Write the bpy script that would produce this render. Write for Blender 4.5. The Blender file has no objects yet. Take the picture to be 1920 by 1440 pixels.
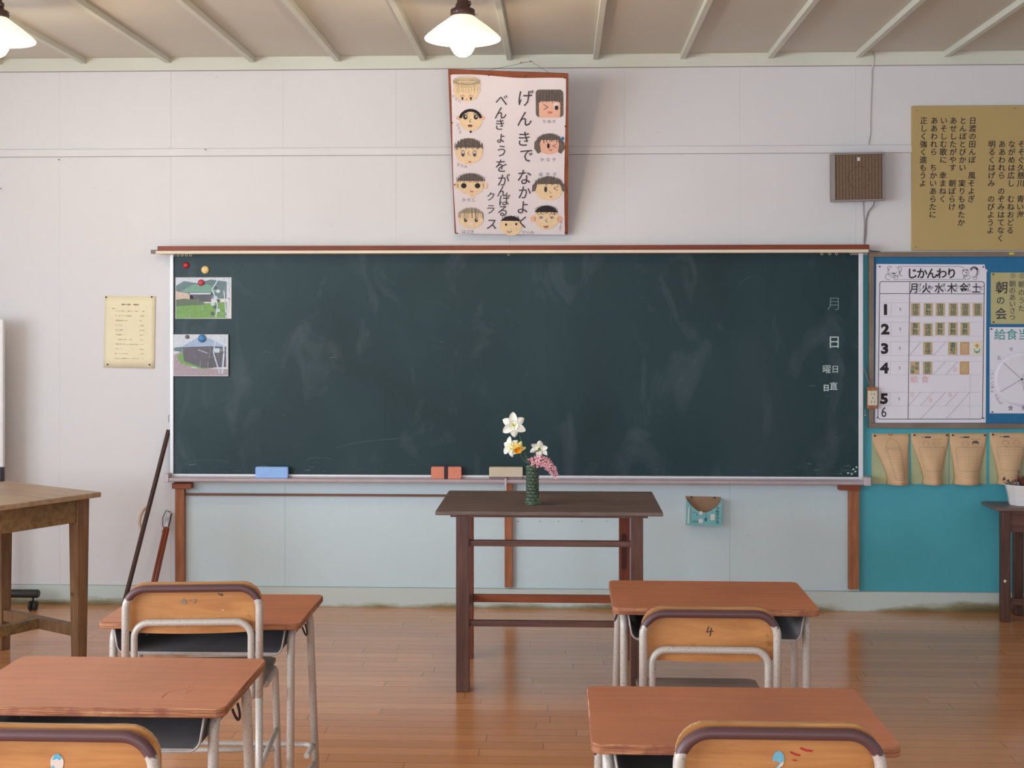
import bpy, bmesh, math, random
from math import pi, sin, cos, tan, radians as R
from mathutils import Vector, Matrix, Euler

random.seed(7)
SC = bpy.context.scene
COL = SC.collection

# ------------------------------------------------------------ camera
PSI, F, CX, HY, HC, W = R(2.2), 2400.0, 960.0, 600.0, 1.51, 6.72
S_, C_ = sin(PSI), cos(PSI)
cam_d = bpy.data.cameras.new('camera'); cam = bpy.data.objects.new('camera', cam_d); COL.objects.link(cam)
cam.location = (0, 0, HC); cam.rotation_euler = (pi/2, 0, PSI)
cam_d.sensor_width = 36; cam_d.lens = F/1920*36; cam_d.shift_y = -(720-HY)/1920
cam_d.clip_start = 0.05
SC.camera = cam

# ------------------------------------------------------------ world, light, exposure
XL, XR, YB, ZC = -4.35, 4.1, -3.2, 2.90      # room: left wall, right wall, rear wall, ceiling
SC.view_settings.view_transform = 'Standard'; SC.view_settings.look = 'None'
SC.view_settings.exposure = 0.06; SC.view_settings.gamma = 1; SC.view_settings.use_curve_mapping = False
world = bpy.data.worlds.new('World'); SC.world = world; world.use_nodes = True
bg = world.node_tree.nodes['Background']; bg.inputs[0].default_value = (0.72, 0.86, 1.0, 1); bg.inputs[1].default_value = 1.0

def area(name, loc, rot, sx, sy, power, col):
    l = bpy.data.lights.new(name, 'AREA'); l.shape = 'RECTANGLE'; l.size = sx; l.size_y = sy
    l.energy = power; l.color = col
    o = bpy.data.objects.new(name, l); COL.objects.link(o); o.location = loc; o.rotation_euler = rot
    return o
# daylight entering through the row of windows in the left wall (light sits in the window openings)
WINS = [(-2.6, -0.5), (-0.1, 2.0), (2.4, 4.7)]
for i, (a, b) in enumerate(WINS):
    area('window_daylight', (XL-0.02, (a+b)/2, 1.62), (0, -pi/2, 0), 1.5, b-a, (140, 140, 52)[i], (0.78, 0.90, 1.0))
# corridor side windows, dimmer
area('corridor_daylight', (XR+0.02, -0.4, 1.6), (0, pi/2, 0), 1.2, 3.2, 6, (0.86, 0.94, 1.0))
# rear windows of the classroom behind the camera
area('rear_daylight', (-0.4, YB-0.02, 1.7), (pi/2, 0, 0), 5.0, 1.3, 74, (0.84, 0.93, 1.0))

# ------------------------------------------------------------ node materials
MATS = {}
def new_mat(name):
    m = bpy.data.materials.new(name); m.use_nodes = True
    nt = m.node_tree; nt.nodes.clear()
    out = nt.nodes.new('ShaderNodeOutputMaterial'); b = nt.nodes.new('ShaderNodeBsdfPrincipled')
    nt.links.new(b.outputs[0], out.inputs[0])
    MATS[name] = m
    return m, nt, b
def lin(c):
    return tuple(((v/255)/12.92 if v/255 <= 0.04045 else ((v/255+0.055)/1.055)**2.4) for v in c[:3]) + (1,)
def nd(nt, t, **kw):
    n = nt.nodes.new(t)
    for k, v in kw.items(): setattr(n, k, v)
    return n
def noise(nt, scale, detail=4, stretch=(1, 1, 1), coord='Object', rough=0.55, dist=0.0):
    tc = nd(nt, 'ShaderNodeTexCoord'); mp = nd(nt, 'ShaderNodeMapping'); mp.inputs['Scale'].default_value = stretch
    n = nd(nt, 'ShaderNodeTexNoise'); n.inputs['Scale'].default_value = scale; n.inputs['Detail'].default_value = detail
    n.inputs['Roughness'].default_value = rough; n.inputs['Distortion'].default_value = dist
    nt.links.new(tc.outputs[coord], mp.inputs[0]); nt.links.new(mp.outputs[0], n.inputs[0])
    return n
def ramp(nt, fac, stops):
    r = nd(nt, 'ShaderNodeValToRGB'); e = r.color_ramp.elements
    e[0].position, e[0].color = stops[0]; e[1].position, e[1].color = stops[-1]
    for p, c in stops[1:-1]:
        x = e.new(p); x.color = c
    nt.links.new(fac, r.inputs[0]); return r
def mix(nt, fac, a, b, mode='MIX'):
    m = nd(nt, 'ShaderNodeMix', data_type='RGBA', blend_type=mode)
    for s, v in ((m.inputs[0], fac), (m.inputs[6], a), (m.inputs[7], b)):
        if hasattr(v, 'links'): nt.links.new(v, s)
        elif isinstance(v, (int, float)): s.default_value = v
        else: s.default_value = v
    return m.outputs[2]
def bump(nt, b, h, strength=0.2, dist=0.002):
    n = nd(nt, 'ShaderNodeBump'); n.inputs['Strength'].default_value = strength; n.inputs['Distance'].default_value = dist
    nt.links.new(h, n.inputs['Height']); nt.links.new(n.outputs[0], b.inputs['Normal'])

def paint(name, col, var=0.06, rough=0.6, scale=2.5, metal=0.0, bumpy=0.0, spec=0.5):
    """solid colour with a light procedural mottling"""
    m, nt, b = new_mat(name); c = lin(col)
    n = noise(nt, scale, 5)
    lo = tuple(v*(1-var) for v in c[:3])+(1,); hi = tuple(min(1, v*(1+var)) for v in c[:3])+(1,)
    r = ramp(nt, n.outputs[0], [(0.3, lo), (0.7, hi)])
    nt.links.new(r.outputs[0], b.inputs['Base Color'])
    b.inputs['Roughness'].default_value = rough; b.inputs['Metallic'].default_value = metal
    b.inputs['Specular IOR Level'].default_value = spec
    if bumpy: bump(nt, b, n.outputs[0], bumpy)
    return m
def wood(name, dark, light, grain=(1, 14, 14), scale=3, rough=0.5, spots=None, spec=0.4, lo=0.25, hi=0.75):
    m, nt, b = new_mat(name)
    n = noise(nt, scale, 8, grain, rough=0.62, dist=0.4)
    r = ramp(nt, n.outputs[0], [(lo, lin(dark)), (hi, lin(light))])
    n2 = noise(nt, 2.0, 3)
    r2 = ramp(nt, n2.outputs[0], [(0.3, (0.78, 0.78, 0.78, 1)), (0.7, (1.08, 1.08, 1.08, 1))])
    o = mix(nt, 1.0, r.outputs[0], r2.outputs[0], 'MULTIPLY')
    if spots:
        n3 = noise(nt, spots[1], 4); r3 = ramp(nt, n3.outputs[0], [(spots[2], (0, 0, 0, 1)), (spots[2]+0.08, (1, 1, 1, 1))])
        o = mix(nt, r3.outputs[0], o, lin(spots[0]))
    nt.links.new(o, b.inputs['Base Color'])
    b.inputs['Roughness'].default_value = rough; b.inputs['Specular IOR Level'].default_value = spec
    bump(nt, b, n.outputs[0], 0.08, 0.001)
    return m

def wall_mat(name, col, seam=0.6, seam_x0=-2.07, seam_str=0.10, var=0.03, rough=0.55):
    m, nt, b = new_mat(name); c = lin(col)
    n = noise(nt, 1.1, 6, rough=0.6)
    lo = tuple(v*(1-var) for v in c[:3])+(1,); hi = tuple(min(1, v*(1+var)) for v in c[:3])+(1,)
    r = ramp(nt, n.outputs[0], [(0.3, lo), (0.7, hi)])
    tc = nd(nt, 'ShaderNodeTexCoord'); sx = nd(nt, 'ShaderNodeSeparateXYZ'); nt.links.new(tc.outputs['Object'], sx.inputs[0])
    def mth(op, a, bb):
        q = nd(nt, 'ShaderNodeMath', operation=op)
        for s, v in ((q.inputs[0], a), (q.inputs[1], bb)):
            if hasattr(v, 'links'): nt.links.new(v, s)
            else: s.default_value = v
        return q.outputs[0]
    u = mth('FRACT', mth('DIVIDE', mth('SUBTRACT', sx.outputs[0], seam_x0-0.5*seam), seam), 0)
    d = mth('ABSOLUTE', mth('SUBTRACT', u, 0.5), 0)
    line = mth('LESS_THAN', d, 0.0022/seam)
    sn = noise(nt, 1.7, 2, (1, 1, 0.4)); sr = ramp(nt, sn.outputs[0], [(0.40, (0.25, 0.25, 0.25, 1)), (0.62, (1, 1, 1, 1))])
    line = mth('MULTIPLY', line, sr.outputs[0])
    line = mth('MULTIPLY', line, seam_str*3)
    o = mix(nt, line, r.outputs[0], tuple(v*0.45 for v in c[:3])+(1,))
    # fine specks and scuffs
    n2 = noise(nt, 38, 2); r2 = ramp(nt, n2.outputs[0], [(0.77, (0, 0, 0, 1)), (0.80, (0.5, 0.5, 0.5, 1))])
    o = mix(nt, r2.outputs[0], o, tuple(v*0.6 for v in c[:3])+(1,))
    nt.links.new(o, b.inputs['Base Color']); b.inputs['Roughness'].default_value = rough
    b.inputs['Specular IOR Level'].default_value = 0.3
    return m

M_WALL = wall_mat('off_white_wall_paint', (219, 218, 221))
M_MINT = wall_mat('pale_mint_wall_paint', (204, 222, 229), seam=1.17, seam_x0=-1.46, seam_str=0.14)
M_TEAL = wall_mat('teal_wall_paint', (82, 172, 188), seam=0.6, seam_x0=2.17, seam_str=0.06, var=0.10)
M_CEIL = wall_mat('warm_grey_ceiling_board', (208, 204, 192), seam=0.9, seam_x0=0.2, seam_str=0.04)
M_TRIM = paint('sage_white_trim_paint', (212, 214, 202), 0.04, 0.55)
M_RAIL = paint('off_white_rail_paint', (219, 218, 221), 0.03, 0.55)

def base_mat():
    m, nt, b = new_mat('skirting_paint_with_dirt')
    n = noise(nt, 2.2, 6, (1, 1, 3)); tc = nd(nt, 'ShaderNodeTexCoord'); sx = nd(nt, 'ShaderNodeSeparateXYZ')
    nt.links.new(tc.outputs['Object'], sx.inputs[0])
    mr = nd(nt, 'ShaderNodeMapRange'); mr.inputs[1].default_value = 0.0; mr.inputs[2].default_value = 0.085
    mr.inputs[3].default_value = 0.42; mr.inputs[4].default_value = -0.06
    nt.links.new(sx.outputs[2], mr.inputs[0])
    ad = nd(nt, 'ShaderNodeMath', operation='ADD'); nt.links.new(n.outputs[0], ad.inputs[0]); nt.links.new(mr.outputs[0], ad.inputs[1])
    r = ramp(nt, ad.outputs[0], [(0.70, lin((198, 210, 207))), (0.86, lin((140, 134, 104))), (1.0, lin((104, 92, 62)))])
    nt.links.new(r.outputs[0], b.inputs['Base Color']); b.inputs['Roughness'].default_value = 0.6
    return m
M_BASE = base_mat()

def floor_mat():
    m, nt, b = new_mat('lacquered_strip_floor')
    tc = nd(nt, 'ShaderNodeTexCoord')
    br = nd(nt, 'ShaderNodeTexBrick'); br.offset = 0.0; br.offset_frequency = 2; br.squash = 1
    br.inputs['Scale'].default_value = 1; br.inputs['Brick Width'].default_value = 0.92; br.inputs['Row Height'].default_value = 0.075
    br.inputs['Mortar Size'].default_value = 0.0011; br.inputs['Mortar Smooth'].default_value = 0.1; br.inputs['Bias'].default_value = 0
    br.inputs['Color1'].default_value = lin((214, 150, 98)); br.inputs['Color2'].default_value = lin((200, 136, 86))
    br.inputs['Mortar'].default_value = lin((128, 86, 60))
    # every strip row is shifted by its own random amount, so the end joints scatter
    sp = nd(nt, 'ShaderNodeSeparateXYZ'); nt.links.new(tc.outputs['Object'], sp.inputs[0])
    dv = nd(nt, 'ShaderNodeMath', operation='DIVIDE'); dv.inputs[1].default_value = 0.075; nt.links.new(sp.outputs[1], dv.inputs[0])
    fl_ = nd(nt, 'ShaderNodeMath', operation='FLOOR'); nt.links.new(dv.outputs[0], fl_.inputs[0])
    wn = nd(nt, 'ShaderNodeTexWhiteNoise', noise_dimensions='1D'); nt.links.new(fl_.outputs[0], wn.inputs['W'])
    ml = nd(nt, 'ShaderNodeMath', operation='MULTIPLY_ADD'); ml.inputs[1].default_value = 0.92; nt.links.new(wn.outputs[0], ml.inputs[0]); nt.links.new(sp.outputs[0], ml.inputs[2])
    cb = nd(nt, 'ShaderNodeCombineXYZ'); nt.links.new(ml.outputs[0], cb.inputs[0]); nt.links.new(sp.outputs[1], cb.inputs[1])
    nt.links.new(cb.outputs[0], br.inputs[0])
    n = noise(nt, 4, 7, (1.2, 22, 1), rough=0.6)
    r = ramp(nt, n.outputs[0], [(0.28, (0.90, 0.88, 0.86, 1)), (0.72, (1.05, 1.04, 1.03, 1))])
    o = mix(nt, 1.0, br.outputs[0], r.outputs[0], 'MULTIPLY')
    nt.links.new(o, b.inputs['Base Color'])
    n2 = noise(nt, 5, 5, (0.6, 5, 1))
    r2 = ramp(nt, n2.outputs[0], [(0.3, (0.20, 0.20, 0.20, 1)), (0.7, (0.24, 0.24, 0.24, 1))])
    nt.links.new(r2.outputs[0], b.inputs['Roughness'])
    b.inputs['Specular IOR Level'].default_value = 0.62
    b.inputs['Coat Weight'].default_value = 0.35; b.inputs['Coat Roughness'].default_value = 0.12
    bump(nt, b, n2.outputs[0], 0.02, 0.002)
    return m
M_FLOOR = floor_mat()

def board_mat():
    m, nt, b = new_mat('green_chalkboard')
    n = noise(nt, 1.25, 6, (1.0, 1, 0.8), rough=0.5, dist=0.5)
    r = ramp(nt, n.outputs[0], [(0.30, lin((20, 42, 47))), (0.52, lin((29, 57, 62))), (0.78, lin((44, 64, 73)))])
    n2 = noise(nt, 3.2, 5, (1.6, 1, 0.8), rough=0.55, dist=0.9)
    r2 = ramp(nt, n2.outputs[0], [(0.56, (0, 0, 0, 1)), (0.85, (0.16, 0.16, 0.16, 1))])
    o = mix(nt, r2.outputs[0], r.outputs[0], lin((150, 156, 168)))
    nt.links.new(o, b.inputs['Base Color']); b.inputs['Roughness'].default_value = 0.40
    b.inputs['Specular IOR Level'].default_value = 0.28
    return m
M_BOARD = board_mat()
M_CHALK = paint('chalk', (196, 214, 216), 0.25, 0.9, 90)
M_CHALKF = paint('faint_chalk', (112, 136, 140), 0.2, 0.9, 90)
M_SMUDGE = paint('chalk_dust_smear', (70, 88, 92), 0.2, 0.9, 30)
M_ALU = paint('brushed_aluminium', (206, 205, 210), 0.05, 0.35, 20, metal=0.55)
M_ALUW = paint('pale_aluminium_frame', (222, 224, 232), 0.03, 0.4, 20, metal=0.25)
M_TRAY = paint('tray_aluminium_mauve', (196, 184, 192), 0.06, 0.4, 12, metal=0.3)
M_REDWOOD = wood('varnished_red_wood', (104, 44, 24), (142, 66, 40), (1, 10, 10), 3, 0.45)
M_SHELFTOP = wood('dusty_wood_top', (150, 130, 112), (176, 158, 140), (1, 10, 10), 3, 0.6)
M_CREAM = paint('cream_strip', (226, 214, 192), 0.05, 0.5)
M_POST = wood('orange_brown_batten_wood', (142, 84, 54), (186, 122, 84), (14, 14, 1.2), 4, 0.55, ((90, 46, 30), 26, 0.72))
M_BATTEN = wood('brown_rail_wood', (110, 68, 50), (146, 96, 72), (1.2, 14, 14), 4, 0.55)
M_DARKT = wood('dark_teacher_table_wood', (70, 44, 38), (114, 78, 66), (14, 14, 1.2), 4, 0.45, ((122, 96, 84), 40, 0.74))
M_DARKTOP = wood('worn_dark_table_top', (84, 68, 62), (134, 112, 104), (1.6, 10, 10), 3.2, 0.40, ((146, 124, 114), 18, 0.66), spec=0.5)
M_DARKH = wood('dark_table_rail_wood', (78, 50, 44), (120, 84, 74), (1.2, 14, 14), 4, 0.45)
M_REDLEG = wood('reddish_inner_leg_wood', (96, 42, 26), (140, 68, 44), (14, 14, 1.2), 4, 0.5)
M_REDRAIL = wood('reddish_rail_wood', (124, 60, 34), (168, 90, 56), (1.2, 14, 14), 4, 0.5)
M_OAK = wood('old_oak_table', (106, 80, 52), (156, 126, 84), (1.2, 12, 12), 3.5, 0.5, ((70, 44, 28), 20, 0.70))
M_OAKV = wood('old_oak_leg', (100, 70, 48), (148, 112, 80), (12, 12, 1.2), 3.5, 0.5, ((70, 44, 28), 20, 0.70))
M_OAKTOP = wood('old_oak_table_top', (150, 122, 98), (190, 162, 130), (1.2, 12, 12), 3.0, 0.4)
M_GAP = paint('dark_joint_line', (158, 152, 146), .05, .9)
M_LAM = wood('reddish_desk_laminate', (190, 112, 70), (208, 130, 86), (1.0, 9, 9), 4, 0.36, None, 0.45)
def edge_mat():
    m, nt, b = new_mat('worn_plywood_edge')
    n = noise(nt, 7, 6, (1, 1, 34), rough=0.6); r = ramp(nt, n.outputs[0], [(0.32, lin((104, 54, 38))), (0.5, lin((160, 100, 66))), (0.7, lin((206, 160, 118)))])
    n2 = noise(nt, 16, 4); r2 = ramp(nt, n2.outputs[0], [(0.5, (0, 0, 0, 1)), (0.62, (0.8, 0.8, 0.8, 1))])
    o = mix(nt, r2.outputs[0], r.outputs[0], lin((132, 74, 56)))
    nt.links.new(o, b.inputs['Base Color']); b.inputs['Roughness'].default_value = 0.55
    bump(nt, b, n.outputs[0], 0.4, 0.002)
    return m
M_EDGE = edge_mat()
M_PLY = wood('amber_backrest_plywood', (172, 108, 58), (224, 160, 98), (1.1, 6, 8), 3.2, 0.4, ((136, 86, 50), 9, 0.60), 0.45)
M_PLYE = wood('pale_plywood_edge', (160, 118, 80), (214, 176, 128), (2, 2, 60), 4, 0.6)
M_SEAT = wood('dusty_seat_wood', (126, 106, 98), (166, 144, 130), (1.1, 8, 8), 4, 0.55)
def tube_mat(name, zlo=None):
    """grey-beige enamelled steel tube with rust freckles; above zlo a worn purple-brown coat"""
    m, nt, b = new_mat(name)
    n = noise(nt, 260, 3); r = ramp(nt, n.outputs[0], [(0.30, lin((124, 88, 72))), (0.37, lin((186, 176, 168))), (0.7, lin((200, 192, 184)))])
    o = r.outputs[0]
    if zlo is not None:
        tc = nd(nt, 'ShaderNodeTexCoord'); sx = nd(nt, 'ShaderNodeSeparateXYZ'); nt.links.new(tc.outputs['Object'], sx.inputs[0])
        n2 = noise(nt, 26, 4)
        mr = nd(nt, 'ShaderNodeMath', operation='MULTIPLY_ADD'); mr.inputs[1].default_value = 0.055; nt.links.new(n2.outputs[0], mr.inputs[0]); nt.links.new(sx.outputs[2], mr.inputs[2])
        ab = nd(nt, 'ShaderNodeMath', operation='ABSOLUTE'); nt.links.new(sx.outputs[0], ab.inputs[0])
        m2 = nd(nt, 'ShaderNodeMath', operation='MULTIPLY_ADD'); m2.inputs[1].default_value = 0.0; nt.links.new(ab.outputs[0], m2.inputs[0]); nt.links.new(mr.outputs[0], m2.inputs[2])
        m3 = nd(nt, 'ShaderNodeMapRange'); m3.inputs[1].default_value = zlo+0.0275; m3.inputs[2].default_value = zlo+0.0300
        nt.links.new(m2.outputs[0], m3.inputs[0])
        o = mix(nt, m3.outputs[0], o, lin((92, 62, 64)))
    nt.links.new(o, b.inputs['Base Color']); b.inputs['Roughness'].default_value = 0.42; b.inputs['Metallic'].default_value = 0.15
    return m
M_TUBE = tube_mat('rust_freckled_enamel_tube')
M_TRAYI = paint('dark_steel_book_tray', (84, 80, 80), 0.1, 0.5, 8, metal=0.2)
M_TRAYE = paint('tray_rim_enamel', (168, 160, 156), 0.12, 0.5, 30, metal=0.2)
M_WIRE = paint('dark_wire', (74, 58, 52), 0.1, 0.4, 30, metal=0.6)
M_BLACK = paint('black_plastic', (30, 30, 34), 0.1, 0.45)
M_PAPER = paint('white_poster_paper', (226, 218, 222), 0.02, 0.7, 3)
M_PAPER2 = paint('white_timetable_paper', (232, 230, 242), 0.02, 0.6, 3)
M_YEL = paint('yellowed_paper', (236, 226, 192), 0.04, 0.7, 6)
M_YEL2 = paint('khaki_paper', (186, 180, 132), 0.04, 0.7, 6)
M_BUFF = paint('buff_booklet_paper', (214, 178, 138), 0.07, 0.7, 12)
M_GREENP = paint('pale_green_booklet_cover', (174, 184, 146), 0.08, 0.7, 12)
M_TANB = paint('tan_song_board', (184, 160, 106), 0.04, 0.6, 2)
M_INK = paint('black_ink', (44, 38, 42), 0.1, 0.8)
M_INK2 = paint('charcoal_marker', (70, 66, 72), 0.1, 0.8)
M_PENCIL = paint('pencil_grey', (130, 126, 134), 0.1, 0.8)
M_GREYL = paint('pale_grey_line', (178, 172, 178), 0.05, 0.8)
M_SKIN = paint('pale_peach_crayon', (232, 206, 168), 0.06, 0.8, 50)
M_SKIN2 = paint('pink_peach_crayon', (228, 180, 156), 0.06, 0.8, 50)
M_HAIR = paint('black_crayon_hair', (104, 94, 88), 0.5, 0.8, 160)
M_HAIRL = paint('light_pencil_hair', (170, 160, 134), 0.3, 0.8, 160)
M_LIP = paint('crayon_red', (206, 116, 106), 0.1, 0.8)
M_FRAMEW = wood('poster_frame_wood', (126, 66, 42), (164, 92, 62), (6, 6, 6), 3, 0.5)
M_PIN = paint('bronze_pin', (82, 62, 54), 0.1, 0.35, 30, metal=0.6)
M_BLUE = paint('blue_notice_felt', (38, 112, 160), 0.05, 0.8, 30)
M_PBF = wood('grey_brown_board_frame', (120, 104, 94), (146, 130, 116), (2, 2, 2), 3, 0.55)
M_CARD = paint('tan_subject_card', (202, 178, 140), 0.06, 0.7, 60)
M_CARDO = paint('faded_orange_card', (206, 164, 108), 0.06, 0.7, 60)
M_GREENK = paint('green_print', (58, 106, 92), 0.1, 0.8)
M_TEALK = paint('teal_marker', (70, 160, 150), 0.1, 0.8)
M_PINKK = paint('faint_pink_print', (222, 170, 168), 0.1, 0.8)
M_BLUEK = paint('blue_print', (88, 158, 186), 0.1, 0.8)
M_SPKF = paint('speaker_case_grey', (142, 134, 132), 0.05, 0.5)
M_WHITEP = paint('white_plastic', (226, 224, 226), 0.03, 0.4)
M_OUT = paint('cream_plastic', (214, 208, 186), 0.03, 0.4)
M_CABLE = paint('pale_cable', (210, 204, 200), 0.04, 0.5)
M_CABLED = paint('grey_cable', (120, 116, 118), 0.04, 0.5)
M_BAKE = paint('brown_bakelite', (70, 40, 34), 0.1, 0.35)
M_MET = paint('chromed_metal', (180, 178, 184), 0.06, 0.22, 10, metal=0.9)
M_CARDB = paint('brown_cardboard', (170, 134, 104), 0.06, 0.8, 30)
M_AQUA = paint('aqua_printed_card', (122, 192, 198), 0.04, 0.6, 20)
M_GREEN = paint('green_plant_stem', (92, 120, 66), 0.15, 0.5, 40)
M_GREEND = paint('dark_green_stem', (62, 84, 58), 0.15, 0.5, 40)
M_SHEATH = paint('papery_brown_sheath', (140, 122, 86), 0.15, 0.7, 40)

def speaker_grille():
    m, nt, b = new_mat('brown_slatted_speaker_cloth')
    tc = nd(nt, 'ShaderNodeTexCoord'); w = nd(nt, 'ShaderNodeTexWave', wave_type='BANDS', bands_direction='X')
    w.inputs['Scale'].default_value = 19; nt.links.new(tc.outputs['Object'], w.inputs[0])
    r = ramp(nt, w.outputs[0], [(0.06, lin((88, 70, 58))), (0.2, lin((122, 100, 80)))])
    n = noise(nt, 220, 2); r2 = ramp(nt, n.outputs[0], [(0.3, (0.8, 0.8, 0.8, 1)), (0.7, (1.1, 1.1, 1.1, 1))])
    nt.links.new(mix(nt, 1.0, r.outputs[0], r2.outputs[0], 'MULTIPLY'), b.inputs['Base Color']); b.inputs['Roughness'].default_value = 0.8
    return m
M_GRILLE = speaker_grille()
M_GRILLED = paint('darker_speaker_cone_brown', (108, 86, 70), 0.1, 0.8, 60)  # darker brown for the cone ring over the grille cloth
def glass(name, col, rough=0.08, trans=0.85):
    m, nt, b = new_mat(name)
    n = noise(nt, 60, 3); r = ramp(nt, n.outputs[0], [(0.3, tuple(v*0.85 for v in lin(col)[:3])+(1,)), (0.7, lin(col))])
    nt.links.new(r.outputs[0], b.inputs['Base Color'])
    b.inputs['Transmission Weight'].default_value = trans; b.inputs['Roughness'].default_value = rough; b.inputs['IOR'].default_value = 1.45
    return m
M_VASE = glass('smoky_green_glass', (136, 164, 134), 0.06, 0.85)
def sleeve():
    m, nt, b = new_mat('clear_plastic_sleeve')
    b.inputs['Base Color'].default_value = (0.9, 0.95, 1, 1); b.inputs['Roughness'].default_value = 0.08
    n = noise(nt, 30, 3, (1, 1, 0.6), dist=1.5); r = ramp(nt, n.outputs[0], [(0.60, (0.05, 0.05, 0.05, 1)), (0.72, (0.22, 0.22, 0.22, 1))])
    nt.links.new(r.outputs[0], b.inputs['Alpha']); bump(nt, b, n.outputs[0], 0.6, 0.004)
    return m
M_SLEEVE = sleeve()
def emissive(name, col, strength, base=(1, 1, 1)):
    m, nt, b = new_mat(name)
    b.inputs['Base Color'].default_value = (*base, 1); b.inputs['Roughness'].default_value = 0.3
    lw = nd(nt, 'ShaderNodeLayerWeight'); lw.inputs[0].default_value = 0.5
    b.inputs['Emission Color'].default_value = (*col, 1); b.inputs['Emission Strength'].default_value = strength
    return m
M_SHADE = emissive('glowing_milk_glass', (1.0, 0.86, 0.58), 0.9, (0.9, 0.86, 0.78))
M_BULB = emissive('lit_bulb', (1.0, 0.80, 0.55), 30)
def petal_mat(name, tip, base, rad):
    m, nt, b = new_mat(name)
    tc = nd(nt, 'ShaderNodeTexCoord'); ln = nd(nt, 'ShaderNodeVectorMath', operation='LENGTH'); nt.links.new(tc.outputs['Object'], ln.inputs[0])
    dv = nd(nt, 'ShaderNodeMath', operation='DIVIDE'); dv.inputs[1].default_value = rad; nt.links.new(ln.outputs['Value'], dv.inputs[0])
    r = ramp(nt, dv.outputs[0], [(0.15, lin(base)), (0.6, lin(tip))])
    nt.links.new(r.outputs[0], b.inputs['Base Color']); b.inputs['Roughness'].default_value = 0.5
    b.inputs['Subsurface Weight'].default_value = 0.15; b.inputs['Subsurface Radius'].default_value = (0.01, 0.01, 0.008)
    return m
M_PWHITE = petal_mat('white_petal', (246, 244, 232), (236, 232, 170), 0.03)
M_PYEL = petal_mat('pale_yellow_petal', (250, 236, 150), (248, 216, 80), 0.03)
M_CORW = petal_mat('cream_corona', (250, 248, 228), (214, 214, 90), 0.016)
M_CORO = petal_mat('orange_corona', (255, 170, 30), (250, 140, 10), 0.02)
M_EYE = paint('green_yellow_flower_eye', (170, 176, 60), 0.1, 0.6, 90)
M_PINK = paint('pink_hyacinth_petal', (248, 184, 196), 0.08, 0.5, 60)

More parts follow.
